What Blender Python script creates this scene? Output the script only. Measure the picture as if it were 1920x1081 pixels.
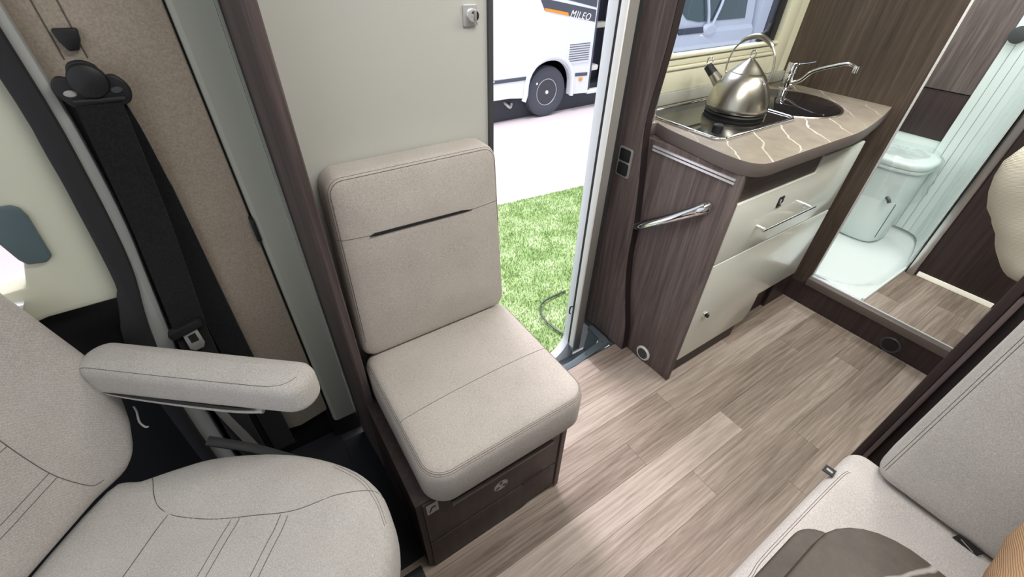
import bpy, bmesh, math, random
from math import sin, cos, pi, radians as R
from mathutils import Vector, Matrix, noise
from mathutils.bvhtree import BVHTree
random.seed(7)
S = bpy.context.scene
for o in list(bpy.data.objects): bpy.data.objects.remove(o)
C = S.collection

# ------------------------------------------------------------------ camera
cd = bpy.data.cameras.new('camera'); cam = bpy.data.objects.new('camera', cd); C.objects.link(cam)
FPX = 805.37
Xc = Vector((1514.0, -603.5, FPX)).normalized()      # vehicle length axis seen in camera axes (right, down, forward)
Zc = -Vector((-30.0, 999.5, FPX)).normalized()
Yc = Zc.cross(Xc).normalized(); Zc = Xc.cross(Yc).normalized()
right = Vector((Xc.x, Yc.x, Zc.x)); down = Vector((Xc.y, Yc.y, Zc.y)); fwd = Vector((Xc.z, Yc.z, Zc.z))
m = Matrix((right, -down, -fwd)).transposed().to_4x4()
m.translation = Vector((0, 0, 1.4)); cam.matrix_world = m
cd.sensor_width = 36; cd.lens = FPX / 1920 * 36; cd.clip_start = .02; cd.clip_end = 100
S.camera = cam
# ------------------------------------------------------------------ light
S.view_settings.view_transform = 'Standard'; S.view_settings.look = 'None'
S.view_settings.gamma = 1; S.view_settings.use_curve_mapping = False
S.view_settings.exposure = 0.0
w = bpy.data.worlds.new('hall_light'); S.world = w; w.use_nodes = True
w.node_tree.nodes['Background'].inputs[0].default_value = (.90, .95, 1, 1)
w.node_tree.nodes['Background'].inputs[1].default_value = .95
def area(name, loc, rot, sx, sy, power, col=(1, 1, 1)):
    l = bpy.data.lights.new(name, 'AREA'); l.shape = 'RECTANGLE'; l.size = sx; l.size_y = sy
    l.energy = power; l.color = col
    o = bpy.data.objects.new(name, l); o.location = loc; o.rotation_euler = rot; C.objects.link(o)
    return o
area('hall_ceiling_light', (3, 4.2, 5.5), (0, 0, 0), 7, 5, 500, (1, .96, .99))
area('added_door_fill', (1.1, 3.2, 4.6), (R(-28), 0, 0), .8, .8, 150, (1, .90, .97))  # added pinkish fill, no known fixture; brightens the floor inside the entrance
area('habitation_ceiling_light', (.62, .18, 1.96), (0, 0, 0), .9, .3, 13, (1, .97, .93))
area('kitchen_ceiling_light', (1.75, .12, 1.96), (0, 0, 0), .9, .3, 17, (1, .97, .87))
area('washroom_ceiling_light', (2.8, .6, 1.96), (0, 0, 0), .5, .5, 12, (.97, 1, .985))

# ------------------------------------------------------------------ materials
def mat(name, col, rough=.5, metal=0, spec=.5, **kw):
    m = bpy.data.materials.new(name); m.use_nodes = True
    b = m.node_tree.nodes['Principled BSDF']
    b.inputs['Base Color'].default_value = (*col, 1); b.inputs['Roughness'].default_value = rough
    b.inputs['Metallic'].default_value = metal; b.inputs['Specular IOR Level'].default_value = spec
    for k, v in kw.items(): b.inputs[k.replace('_', ' ')].default_value = v
    nt = m.node_tree; N = nt.nodes; L = nt.links
    tc = N.new('ShaderNodeTexCoord'); nz = N.new('ShaderNodeTexNoise'); nz.inputs['Scale'].default_value = 60
    bp = N.new('ShaderNodeBump'); bp.inputs['Strength'].default_value = .02 if metal < .5 else .005
    L.new(tc.outputs['Object'], nz.inputs[0]); L.new(nz.outputs[0], bp.inputs['Height']); L.new(bp.outputs[0], b.inputs['Normal'])
    return m
def srgb(r, g, b):
    f = lambda c: (c/255/12.92 if c <= 10 else ((c/255+.055)/1.055)**2.4)
    return (f(r), f(g), f(b))
def node_mat(name):
    m = bpy.data.materials.new(name); m.use_nodes = True
    nt = m.node_tree
    return m, nt.nodes, nt.links, nt.nodes['Principled BSDF']
def ramp(N, stops):
    r = N.new('ShaderNodeValToRGB'); e = r.color_ramp.elements
    while len(e) < len(stops): e.new(.5)
    for i, (p, c) in enumerate(stops):
        e[i].position = p; e[i].color = (*c, 1) if len(c) == 3 else c
    return r
def fabric(name, c1, c2, sc=420, bump=.25):
    m, N, L, b = node_mat(name)
    tc = N.new('ShaderNodeTexCoord')
    n1 = N.new('ShaderNodeTexNoise'); n1.inputs['Scale'].default_value = sc; n1.inputs['Detail'].default_value = 2
    mp = N.new('ShaderNodeMapping'); mp.inputs['Rotation'].default_value = (.5, .3, .6)
    wv = N.new('ShaderNodeTexWave'); wv.inputs['Scale'].default_value = 170; wv.inputs['Distortion'].default_value = 6
    wv.inputs['Detail'].default_value = 2; wv.inputs['Detail Scale'].default_value = 6
    n2 = N.new('ShaderNodeTexNoise'); n2.inputs['Scale'].default_value = 9; n2.inputs['Detail'].default_value = 4
    L.new(tc.outputs['Object'], n1.inputs[0]); L.new(tc.outputs['Object'], mp.inputs[0]); L.new(mp.outputs[0], wv.inputs[0]); L.new(tc.outputs['Object'], n2.inputs[0])
    mx = N.new('ShaderNodeMath'); mx.operation = 'MULTIPLY_ADD'; L.new(wv.outputs['Fac'], mx.inputs[0]); mx.inputs[1].default_value = .16
    L.new(n1.outputs[0], mx.inputs[2])
    a2 = N.new('ShaderNodeMath'); a2.operation = 'MULTIPLY_ADD'; L.new(n2.outputs[0], a2.inputs[0]); a2.inputs[1].default_value = .3; L.new(mx.outputs[0], a2.inputs[2])
    r = ramp(N, [(.45, c1), (1.0, c2)]); L.new(a2.outputs[0], r.inputs[0]); L.new(r.outputs[0], b.inputs['Base Color'])
    bp = N.new('ShaderNodeBump'); bp.inputs['Strength'].default_value = bump; bp.inputs['Distance'].default_value = .0012
    L.new(mx.outputs[0], bp.inputs['Height']); L.new(bp.outputs[0], b.inputs['Normal'])
    b.inputs['Roughness'].default_value = .95; b.inputs['Specular IOR Level'].default_value = .15
    b.inputs['Sheen Weight'].default_value = .15
    return m
def wood(name, c1, c2, c3, axis='z', rough=.5, fine=1.0, rnd=0.0, spec=.3):
    m, N, L, b = node_mat(name)
    tc = N.new('ShaderNodeTexCoord'); mp = N.new('ShaderNodeMapping'); L.new(tc.outputs['Object'], mp.inputs[0])
    s = [38*fine]*3; s['xyz'.index(axis)] = 1.6*fine; mp.inputs['Scale'].default_value = s
    n = N.new('ShaderNodeTexNoise'); n.inputs['Scale'].default_value = 1; n.inputs['Detail'].default_value = 8; n.inputs['Roughness'].default_value = .68
    n.inputs['Distortion'].default_value = .6
    L.new(mp.outputs[0], n.inputs[0])
    mp2 = N.new('ShaderNodeMapping'); s2 = [9]*3; s2['xyz'.index(axis)] = 1.3; mp2.inputs['Scale'].default_value = s2; L.new(tc.outputs['Object'], mp2.inputs[0])
    n2 = N.new('ShaderNodeTexNoise'); n2.inputs['Scale'].default_value = 1; n2.inputs['Detail'].default_value = 4; L.new(mp2.outputs[0], n2.inputs[0])
    ad = N.new('ShaderNodeMath'); ad.operation = 'MULTIPLY_ADD'; L.new(n2.outputs[0], ad.inputs[0]); ad.inputs[1].default_value = .45; L.new(n.outputs[0], ad.inputs[2])
    src = ad.outputs[0]
    if rnd:
        oi = N.new('ShaderNodeObjectInfo')
        of = N.new('ShaderNodeVectorMath'); of.operation = 'MULTIPLY_ADD'
        cb = N.new('ShaderNodeCombineXYZ'); L.new(oi.outputs['Random'], cb.inputs[0]); L.new(oi.outputs['Random'], cb.inputs[1])
        L.new(cb.outputs[0], of.inputs[0]); of.inputs[1].default_value = (9, 5, 0); L.new(tc.outputs['Object'], of.inputs[2])
        L.new(of.outputs[0], mp.inputs[0]); L.new(of.outputs[0], mp2.inputs[0])
        a3 = N.new('ShaderNodeMath'); a3.operation = 'MULTIPLY_ADD'; L.new(oi.outputs['Random'], a3.inputs[0]); a3.inputs[1].default_value = rnd; L.new(src, a3.inputs[2])
        s3 = N.new('ShaderNodeMath'); s3.operation = 'SUBTRACT'; L.new(a3.outputs[0], s3.inputs[0]); s3.inputs[1].default_value = rnd/2
        src = s3.outputs[0]
    r = ramp(N, [(.42, c1), (.70, c2), (.98, c3)]); L.new(src, r.inputs[0]); L.new(r.outputs[0], b.inputs['Base Color'])
    bp = N.new('ShaderNodeBump'); bp.inputs['Strength'].default_value = .08; bp.inputs['Distance'].default_value = .001
    L.new(n.outputs[0], bp.inputs['Height']); L.new(bp.outputs[0], b.inputs['Normal'])
    b.inputs['Roughness'].default_value = rough; b.inputs['Specular IOR Level'].default_value = spec
    return m
def stone(name, base, base2, vein, rough=.35, sc=2.2, rotz=.5, width=.012):
    m, N, L, b = node_mat(name)
    tc = N.new('ShaderNodeTexCoord'); mp = N.new('ShaderNodeMapping'); mp.inputs['Rotation'].default_value = (0, 0, rotz); L.new(tc.outputs['Object'], mp.inputs[0])
    wv = N.new('ShaderNodeTexWave'); wv.inputs['Scale'].default_value = sc; wv.inputs['Distortion'].default_value = 2.6; wv.inputs['Detail'].default_value = 4; wv.inputs['Detail Scale'].default_value = 2.2
    L.new(mp.outputs[0], wv.inputs[0])
    r = ramp(N, [(0, (1, 1, 1)), (width, (.75, .75, .75)), (width*2.2, (0, 0, 0))]); L.new(wv.outputs['Fac'], r.inputs[0])
    nm = N.new('ShaderNodeTexNoise'); nm.inputs['Scale'].default_value = 5; L.new(tc.outputs['Object'], nm.inputs[0])
    rm = ramp(N, [(.38, (.15, .15, .15)), (.6, (1, 1, 1))]); L.new(nm.outputs[0], rm.inputs[0])
    mu = N.new('ShaderNodeMath'); mu.operation = 'MULTIPLY'; L.new(r.outputs[0], mu.inputs[0]); L.new(rm.outputs[0], mu.inputs[1])
    nb = N.new('ShaderNodeTexNoise'); nb.inputs['Scale'].default_value = 14; nb.inputs['Detail'].default_value = 10; nb.inputs['Roughness'].default_value = .75; L.new(tc.outputs['Object'], nb.inputs[0])
    rb = ramp(N, [(.3, base), (.72, base2)]); L.new(nb.outputs[0], rb.inputs[0])
    mx = N.new('ShaderNodeMix'); mx.data_type = 'RGBA'; L.new(mu.outputs[0], mx.inputs[0]); L.new(rb.outputs[0], mx.inputs[6]); mx.inputs[7].default_value = (*vein, 1)
    L.new(mx.outputs[2], b.inputs['Base Color']); b.inputs['Roughness'].default_value = rough
    return m
def glass(name, col, alpha, rough=.02):
    m, N, L, b = node_mat(name)
    t = N.new('ShaderNodeBsdfTransparent'); t.inputs[0].default_value = (*col, 1)
    g = N.new('ShaderNodeBsdfGlossy'); g.inputs['Roughness'].default_value = rough
    fr = N.new('ShaderNodeFresnel'); fr.inputs[0].default_value = 1.45
    ad = N.new('ShaderNodeMath'); ad.operation = 'ADD'; L.new(fr.outputs[0], ad.inputs[0]); ad.inputs[1].default_value = alpha
    ge = N.new('ShaderNodeNewGeometry'); sb = N.new('ShaderNodeMath'); sb.operation = 'SUBTRACT'; sb.inputs[0].default_value = 1; L.new(ge.outputs['Backfacing'], sb.inputs[1])
    mu = N.new('ShaderNodeMath'); mu.operation = 'MULTIPLY'; L.new(ad.outputs[0], mu.inputs[0]); L.new(sb.outputs[0], mu.inputs[1])
    mx = N.new('ShaderNodeMixShader'); L.new(mu.outputs[0], mx.inputs[0]); L.new(t.outputs[0], mx.inputs[1]); L.new(g.outputs[0], mx.inputs[2])
    L.new(mx.outputs[0], N['Material Output'].inputs[0])
    return m
def emis(name, col, st):
    m = mat(name, col, .5); b = m.node_tree.nodes['Principled BSDF']
    b.inputs['Emission Color'].default_value = (*col, 1); b.inputs['Emission Strength'].default_value = st
    return m
def grass_mat():
    m, N, L, b = node_mat('artificial_grass')
    tc = N.new('ShaderNodeTexCoord'); n = N.new('ShaderNodeTexNoise'); n.inputs['Scale'].default_value = 7; n.inputs['Detail'].default_value = 6
    n2 = N.new('ShaderNodeTexNoise'); n2.inputs['Scale'].default_value = 90
    L.new(tc.outputs['Object'], n.inputs[0]); L.new(tc.outputs['Object'], n2.inputs[0])
    ad = N.new('ShaderNodeMath'); ad.operation = 'MULTIPLY_ADD'; L.new(n2.outputs[0], ad.inputs[0]); ad.inputs[1].default_value = .7; L.new(n.outputs[0], ad.inputs[2])
    r = ramp(N, [(.5, (.18, .29, .09)), (.85, (.30, .44, .17)), (1, (.46, .58, .32))]); L.new(ad.outputs[0], r.inputs[0]); L.new(r.outputs[0], b.inputs['Base Color'])
    b.inputs['Roughness'].default_value = .8
    return m

M = {}
M['fabric'] = fabric('greige_fabric', srgb(164, 156, 149), srgb(202, 195, 188))
M['fabric_cab'] = fabric('light_grey_fabric', srgb(170, 164, 160), srgb(208, 204, 200))
M['seam'] = mat('seam_thread', srgb(104, 94, 89), .9)
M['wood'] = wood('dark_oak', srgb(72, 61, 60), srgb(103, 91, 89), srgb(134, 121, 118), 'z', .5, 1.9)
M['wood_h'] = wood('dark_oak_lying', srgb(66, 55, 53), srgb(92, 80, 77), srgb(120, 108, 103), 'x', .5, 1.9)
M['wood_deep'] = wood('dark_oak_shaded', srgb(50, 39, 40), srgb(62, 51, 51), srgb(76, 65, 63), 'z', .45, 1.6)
M['wood_brown'] = wood('brown_oak', srgb(62, 53, 46), srgb(86, 75, 66), srgb(112, 100, 90), 'z', .5, 1.9)
M['floor'] = wood('oak_vinyl', srgb(106, 92, 82), srgb(150, 135, 124), srgb(188, 174, 164), 'x', .5, 2.4, .36)
M['wall'] = mat('white_wall_panel', srgb(192, 192, 186), .45)
M['cream'] = mat('cream_frame', srgb(232, 230, 205), .35)
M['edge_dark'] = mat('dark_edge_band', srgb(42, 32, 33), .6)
M['white'] = mat('white_gloss', srgb(236, 238, 228), .14, Coat_Weight=.3)
M['white_plastic'] = mat('white_plastic', srgb(226, 236, 234), .25)
M['tray'] = mat('shower_tray_white', srgb(235, 243, 243), .2)
M['grey_trim'] = mat('grey_trim', srgb(176, 178, 168), .6)
M['beige_trim'] = fabric('beige_trim_felt', srgb(158, 145, 132), srgb(186, 174, 160), 300, .1)
M['door_trim'] = mat('cab_door_trim', srgb(216, 218, 200), .5)
M['black'] = mat('black_plastic', (.012, .012, .014), .5)
M['rubber'] = mat('black_rubber', (.02, .02, .024), .7)
M['belt'] = fabric('black_webbing', (.008, .008, .009), (.02, .02, .022), 300, .2)
M['dark_floor'] = mat('cab_carpet', (.02, .021, .028), .95)
M['dark_grey'] = mat('dark_grey_frame', srgb(70, 72, 74), .4)
M['handle_grey'] = mat('teal_grey_plastic', srgb(88, 106, 112), .4)
M['grey_frame'] = mat('grey_door_frame', srgb(136, 133, 129), .45)
M['pillar_grey'] = mat('pillar_grey', srgb(182, 184, 182), .4)
M['wood_post'] = wood('dark_oak_post', srgb(60, 50, 50), srgb(82, 71, 70), srgb(106, 94, 92), 'z', .5, 1.9)
M['white_frame'] = mat('white_door_frame', srgb(225, 230, 236), .35)
M['well'] = mat('step_well_plastic', srgb(100, 112, 120), .5)
M['chrome'] = mat('chrome', (.82, .83, .85), .06, 1)
M['steel'] = mat('brushed_steel', srgb(190, 186, 174), .28, 1)
M['alu'] = mat('aluminium', srgb(205, 205, 205), .3, 1)
M['bright_alu'] = mat('polished_aluminium', srgb(235, 236, 238), .3, .7)
M['satin'] = mat('satin_silver', srgb(190, 190, 188), .4, .6)
M['hob'] = mat('black_hob_glass', (.012, .012, .012), .02, spec=.9)
M['sink_lid'] = mat('black_sink_glass', (.010, .009, .010), .03, spec=.22)
M['stone'] = stone('brown_marble_laminate', srgb(140, 130, 118), srgb(166, 156, 142), srgb(228, 222, 210), .4, 3.1, .785, .004)
M['stone_edge'] = mat('grey_brown_edge', srgb(112, 102, 98), .45)
M['table'] = stone('dark_marble', srgb(52, 44, 38), srgb(84, 73, 63), srgb(190, 186, 180), .5, 2.4, 2.0, .003)
M['table_edge'] = mat('dark_table_edge', srgb(60, 60, 62), .4)
M['glass'] = glass('window_glass', (.80, .84, .90), .03)
M['clear'] = glass('clear_acrylic', (.95, .95, .93), .02)
M['film'] = glass('plastic_film', (.97, .985, .985), .10, .12)
M['van'] = mat('vehicle_white', srgb(224, 230, 238), .35)
M['van_dark'] = mat('vehicle_graphite', srgb(72, 78, 92), .5)
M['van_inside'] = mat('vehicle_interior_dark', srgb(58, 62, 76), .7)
M['underbody_shade'] = mat('underbody_shade', srgb(60, 62, 72), .8)
M['tyre'] = mat('tyre_rubber', srgb(72, 76, 88), .8)
M['rim'] = mat('steel_rim', srgb(62, 66, 76), .35, .3)
M['orange'] = mat('orange_stripe', srgb(238, 150, 50), .5)
M['text_white'] = mat('white_lettering', srgb(240, 240, 240), .5)
M['windscreen'] = mat('windscreen_dark', srgb(62, 86, 88), .06, Coat_Weight=1)
M['hall'] = mat('hall_floor', srgb(226, 216, 220), .6)
M['grass'] = grass_mat()
M['ceiling'] = mat('ceiling_white', srgb(225, 225, 220), .6)
M['lamp'] = emis('lamp_diffuser', (1, .97, .9), 3)
M['strip'] = emis('light_strip', (1, .98, .86), .35)
M['corduroy'] = None
M['skin'] = mat('skin', srgb(214, 166, 140), .5, Subsurface_Weight=.1)
M['hair'] = mat('dark_hair', srgb(50, 38, 30), .6)
M['denim'] = fabric('dark_trousers', srgb(40, 42, 52), srgb(64, 66, 78), 300, .2)
M['label_grey'] = mat('label_grey', srgb(170, 168, 164), .5)
M['label_white'] = mat('label_white', srgb(225, 225, 222), .5)

def rib_mat(name, c1, c2, scale, rot):
    m, N, L, b = node_mat(name)
    tc = N.new('ShaderNodeTexCoord'); mp = N.new('ShaderNodeMapping'); mp.inputs['Rotation'].default_value = rot; L.new(tc.outputs['Object'], mp.inputs[0])
    wv = N.new('ShaderNodeTexWave'); wv.inputs['Scale'].default_value = scale; wv.inputs['Distortion'].default_value = 1.2; wv.inputs['Detail'].default_value = 1; wv.inputs['Detail Scale'].default_value = 2
    L.new(mp.outputs[0], wv.inputs[0])
    r = ramp(N, [(.1, c1), (.7, c2)]); L.new(wv.outputs['Fac'], r.inputs[0]); L.new(r.outputs[0], b.inputs['Base Color'])
    bp = N.new('ShaderNodeBump'); bp.inputs['Strength'].default_value = .35; bp.inputs['Distance'].default_value = .0015
    L.new(wv.outputs['Fac'], bp.inputs['Height']); L.new(bp.outputs[0], b.inputs['Normal'])
    b.inputs['Roughness'].default_value = .95; b.inputs['Specular IOR Level'].default_value = .1
    return m
M['corduroy'] = rib_mat('brown_corduroy', srgb(160, 128, 100), srgb(196, 162, 130), 105, (0, 1.2, .5))
M['knit'] = rib_mat('cream_knit', srgb(200, 193, 176), srgb(226, 220, 204), 85, (.3, 1.5, 0))

# ------------------------------------------------------------------ helpers
def link(o, parent=None):
    C.objects.link(o)
    if parent:
        o.parent = parent
        o.matrix_parent_inverse = Matrix.Translation(parent.location).inverted() if parent.type == 'EMPTY' else Matrix.Identity(4)
    return o
def mesh(name, V, F, mt, parent=None, smooth=False, bevel=0, seg=2, angle=None):
    me = bpy.data.meshes.new(name); me.from_pydata([tuple(v) for v in V], [], F)
    bm = bmesh.new(); bm.from_mesh(me); bmesh.ops.recalc_face_normals(bm, faces=bm.faces)
    if bevel: 
        ed = [e for e in bm.edges if len(e.link_faces) == 2 and e.calc_face_angle() > .5]
        bmesh.ops.bevel(bm, geom=ed, offset=bevel, segments=seg, affect='EDGES', profile=.5, clamp_overlap=True)
    bm.to_mesh(me); bm.free()
    me.materials.append(M[mt] if isinstance(mt, str) else mt)
    if smooth or bevel:
        me.polygons.foreach_set('use_smooth', [True]*len(me.polygons))
        try: me.set_sharp_from_angle(angle=R(angle or 40))
        except Exception: pass
    o = bpy.data.objects.new(name, me); return link(o, parent)
def tag(o, label=None, cat=None, group=None, kind=None):
    if label: o['label'] = label
    if cat: o['category'] = cat
    if group: o['group'] = group
    if kind: o['kind'] = kind
    return o
def thing(name, label, cat, loc=(0, 0, 0), group=None):
    o = bpy.data.objects.new(name, None); o.location = loc; o.empty_display_size = .05; C.objects.link(o)
    return tag(o, label, cat, group)
def box(name, a, b, mt, parent=None, bevel=0, seg=2):
    x0, y0, z0 = a; x1, y1, z1 = b
    V = [(x0,y0,z0),(x1,y0,z0),(x1,y1,z0),(x0,y1,z0),(x0,y0,z1),(x1,y0,z1),(x1,y1,z1),(x0,y1,z1)]
    F = [(0,3,2,1),(4,5,6,7),(0,1,5,4),(1,2,6,5),(2,3,7,6),(3,0,4,7)]
    return mesh(name, V, F, mt, parent, bevel=bevel, seg=seg)
def prism(name, poly, axis, a, b, mt, parent=None, bevel=0, seg=2, smooth=False):
    """poly: 2D points in the two other axes (cyclic order kept x,y,z minus axis), extruded a..b along axis"""
    def p3(p, t):
        if axis == 'x': return (t, p[0], p[1])
        if axis == 'y': return (p[0], t, p[1])
        return (p[0], p[1], t)
    n = len(poly); V = [p3(p, a) for p in poly] + [p3(p, b) for p in poly]
    F = [tuple(range(n)), tuple(range(2*n-1, n-1, -1))] + [(i, (i+1) % n, n+(i+1) % n, n+i) for i in range(n)]
    return mesh(name, V, F, mt, parent, bevel=bevel, seg=seg, smooth=smooth)
def catmull(P, n=8, closed=False):
    P = [Vector(p) for p in P]; out = []; N = len(P)
    rng = range(N if closed else N-1)
    for i in rng:
        if closed: p0, p1, p2, p3 = P[(i-1) % N], P[i], P[(i+1) % N], P[(i+2) % N]
        else: p0, p1, p2, p3 = P[max(i-1, 0)], P[i], P[i+1], P[min(i+2, N-1)]
        for k in range(n):
            t = k/n
            out.append(.5*((2*p1)+(-p0+p2)*t+(2*p0-5*p1+4*p2-p3)*t*t+(-p0+3*p1-3*p2+p3)*t**3))
    if not closed: out.append(P[-1])
    return out
def tube_data(P, r, seg=10, closed=False, flat=1.0, up=None):
    P = [Vector(p) for p in P]; n = len(P); V = []; F = []
    rr = r if callable(r) else (lambda t: r)
    prev = None
    for i, p in enumerate(P):
        if closed: t = (P[(i+1) % n]-P[i-1]).normalized()
        else: t = (P[min(i+1, n-1)]-P[max(i-1, 0)]).normalized()
        if prev is None:
            u = Vector(up) if up else (Vector((0, 0, 1)) if abs(t.z) < .9 else Vector((1, 0, 0)))
        else: u = prev
        a = (u - t*u.dot(t)).normalized(); prev = a; bb = t.cross(a)
        for k in range(seg):
            an = 2*pi*k/seg; V.append(p + (a*cos(an)*flat + bb*sin(an))*rr(i/max(n-1, 1)))
    m_ = n if closed else n-1
    for i in range(m_):
        for k in range(seg):
            F.append((i*seg+k, i*seg+(k+1) % seg, ((i+1) % n)*seg+(k+1) % seg, ((i+1) % n)*seg+k))
    if not closed: F += [tuple(range(seg))[::-1], tuple((n-1)*seg+k for k in range(seg))]
    return V, F
def tube(name, P, r, mt, parent=None, seg=10, closed=False, flat=1.0, up=None):
    V, F = tube_data(P, r, seg, closed, flat, up); return mesh(name, V, F, mt, parent, smooth=True)
def lathe(name, prof, c, mt, parent=None, seg=40, axis='z', scale=(1, 1)):
    """prof: (radius, height) list"""
    V = []; F = []; n = len(prof)
    for r, h in prof:
        for k in range(seg):
            a = 2*pi*k/seg; u, v = r*cos(a)*scale[0], r*sin(a)*scale[1]
            V.append({'z': (c[0]+u, c[1]+v, c[2]+h), 'x': (c[0]+h, c[1]+u, c[2]+v), 'y': (c[0]+u, c[1]+h, c[2]+v)}[axis])
    for i in range(n-1):
        for k in range(seg): F.append((i*seg+k, i*seg+(k+1) % seg, (i+1)*seg+(k+1) % seg, (i+1)*seg+k))
    if prof[0][0] > 1e-5: F.append(tuple(range(seg))[::-1])
    if prof[-1][0] > 1e-5: F.append(tuple((n-1)*seg+k for k in range(seg)))
    o = mesh(name, V, F, mt, parent, smooth=True)
    return o
def rbox(name, dim, r, mt, parent=None, n=14, deform=None, crown=0):
    """soft cushion: rounded box of size dim centred on origin, deform(Vector)->Vector gives world position"""
    hx, hy, hz = [d/2 for d in dim]; V = []; F = []; idx = {}
    def key(p): return (round(p[0], 5), round(p[1], 5), round(p[2], 5))
    def put(p):
        k = key(p)
        if k in idx: return idx[k]
        q = Vector(p)
        inn = Vector((max(-hx+r, min(hx-r, q.x)), max(-hy+r, min(hy-r, q.y)), max(-hz+r, min(hz-r, q.z))))
        dlt = q-inn
        if dlt.length > 1e-9: q = inn + dlt.normalized()*r
        if crown:
            u, v = q.x/hx, q.y/hy
            q.z += crown*(1-u*u)*(1-v*v)*(1 if q.z > 0 else -.3)
        idx[k] = len(V); V.append(deform(q) if deform else q); return idx[k]
    def grid(h):
        # samples concentrated in the rounded margin
        a = [-h + r*(1-cos(pi/2*i/5)) for i in range(5)]
        mid = [-h + r + (2*h-2*r)*i/n for i in range(n+1)]
        return a + mid + [-x for x in a[::-1]]
    gx, gy, gz = grid(hx), grid(hy), grid(hz)
    def face(gu, gv, f):
        for i in range(len(gu)-1):
            for j in range(len(gv)-1):
                q = [put(f(gu[i], gv[j])), put(f(gu[i+1], gv[j])), put(f(gu[i+1], gv[j+1])), put(f(gu[i], gv[j+1]))]
                if len(set(q)) >= 3: F.append(tuple(dict.fromkeys(q)))
    for sgn in (-1, 1):
        face(gx, gy, lambda u, v: (u, v, sgn*hz)); face(gx, gz, lambda u, v: (u, sgn*hy, v)); face(gy, gz, lambda u, v: (sgn*hx, u, v))
    return mesh(name, V, F, mt, parent, smooth=True, angle=180)
def pillow(name, outline, prof, mt, parent=None, top=None, bottom=True, xf=None):
    """outline: closed 2D pts (ccw); prof: [(inset, z)...] from bottom up; top(u,v,k)-> extra z. xf maps Vector->Vector"""
    P = [Vector((p[0], p[1])) for p in outline]; n = len(P); V = []; F = []
    nrm = []
    for i in range(n):
        t = (P[(i+1) % n]-P[i-1]).normalized(); nrm.append(Vector((-t.y, t.x)))
    c = sum(P, Vector((0, 0)))/n
    area_ = sum(P[i].x*P[(i+1) % n].y-P[(i+1) % n].x*P[i].y for i in range(n))
    if area_ < 0: nrm = [-q for q in nrm]
    def add(q, z): V.append(Vector((q.x, q.y, z)))
    for ins, z in prof:
        for i in range(n): add(P[i]+nrm[i]*ins, z)
    last = [P[i]+nrm[i]*prof[-1][0] for i in range(n)]; zl = prof[-1][1]
    rings = len(prof)
    for k in range(1, 10):
        f = 1-k/10
        for i in range(n):
            q = c+(last[i]-c)*f
            add(q, zl+(top(q.x, q.y, 1-f*f) if top else 0))
        rings += 1
    for r_ in range(rings-1):
        for i in range(n): F.append((r_*n+i, r_*n+(i+1) % n, (r_+1)*n+(i+1) % n, (r_+1)*n+i))
    F.append(tuple((rings-1)*n+i for i in range(n)))
    if bottom: F.append(tuple(range(n))[::-1])
    if xf: V = [xf(v) for v in V]
    return mesh(name, V, F, mt, parent, smooth=True, angle=60)
def seam(target, pts, direction, parent, r=.0011, off=-.0001, start=.3, mt='seam', name='seam', n=14):
    """stitch line: a polyline dropped along `direction` on the target mesh"""
    me = target.data; bvh = BVHTree.FromPolygons([v.co.copy() for v in me.vertices], [tuple(p.vertices) for p in me.polygons])
    d = Vector(direction).normalized(); out = []
    P = catmull(pts, n) if n > 4 else [Vector(a).lerp(Vector(b), k/6) for a, b in zip(pts[:-1], pts[1:]) for k in range(6 if (Vector(a)-Vector(b)).length > .02 else 1)] + [Vector(pts[-1])]
    for p in P:
        hit = bvh.ray_cast(p - d*start, d)
        if hit[0] is not None: out.append(hit[0]+hit[1]*off if hit[1].dot(d) < 0 else hit[0]-hit[1]*off)
    if len(out) > 2: return tube(name, out, r*.75, mt, parent, seg=5)
def disc_pts(r, n=24): return [(r*cos(2*pi*i/n), r*sin(2*pi*i/n)) for i in range(n)]
def rrect(x0, y0, x1, y1, r, n=5):
    P = []
    for cx, cy, a0 in ((x1-r, y0+r, -90), (x1-r, y1-r, 0), (x0+r, y1-r, 90), (x0+r, y0+r, 180)):
        for i in range(n+1): a = R(a0+90*i/n); P.append((cx+r*cos(a), cy+r*sin(a)))
    return P

# ================================================================== SETTING
floor = tag(box('floor', (-1.3, -1.35, -.03), (2.17, .0, -.004), 'dark_grey'), kind='structure')
# one sub-slab per zone of the floor build-up, planks lie on them
box('subfloor', (0, 0, -.03), (2.17, .86, -.004), 'dark_grey', floor)
box('subfloor', (1.16, .86, -.03), (2.17, 1.09, -.004), 'dark_grey', floor)
box('subfloor', (-1.3, 0, -.03), (0, 1.1, -.004), 'dark_grey', floor)
box('subfloor', (0, .86, -.03), (.58, 1.1, -.004), 'dark_grey', floor)
joints = {5: (1.113, 2.08), 4: (.846, 1.837), 3: (1.258, 2.10), 2: (.963, 1.95), 1: (1.418, .45), 0: (1.212, .24), 6: (.62, 1.6), 7: (1.34, .35), 8: (1.0, .1),
          -1: (.7, 1.68), -2: (.3, 1.3), -3: (.9, 1.85), -4: (.5, 1.5), -5: (.1, 1.1)}
for row in range(-5, 9):
    y0, y1 = -.03+row*.1, .07+row*.1
    cuts = sorted(set([0.0, 2.168] + [j for j in joints[row] if j < 2.15]))
    if row == 8: y1 = .853
    if row >= 7: cuts = [c for c in cuts if c < 1.17] + [1.195]
    if len(cuts) > 2 and cuts[-1]-cuts[-2] < .03: cuts.pop(-2)
    for a, b in zip(cuts[:-1], cuts[1:]):
        g = .0004
        box('floor_plank', (a+g, y0+g, -.004), (b-g, y1-g, 0), 'floor', floor)
cabfloor = tag(box('trim_1', (-1.3, .0, -.004), (-.002, 1.08, .004), 'dark_floor'), kind='structure')
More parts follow.
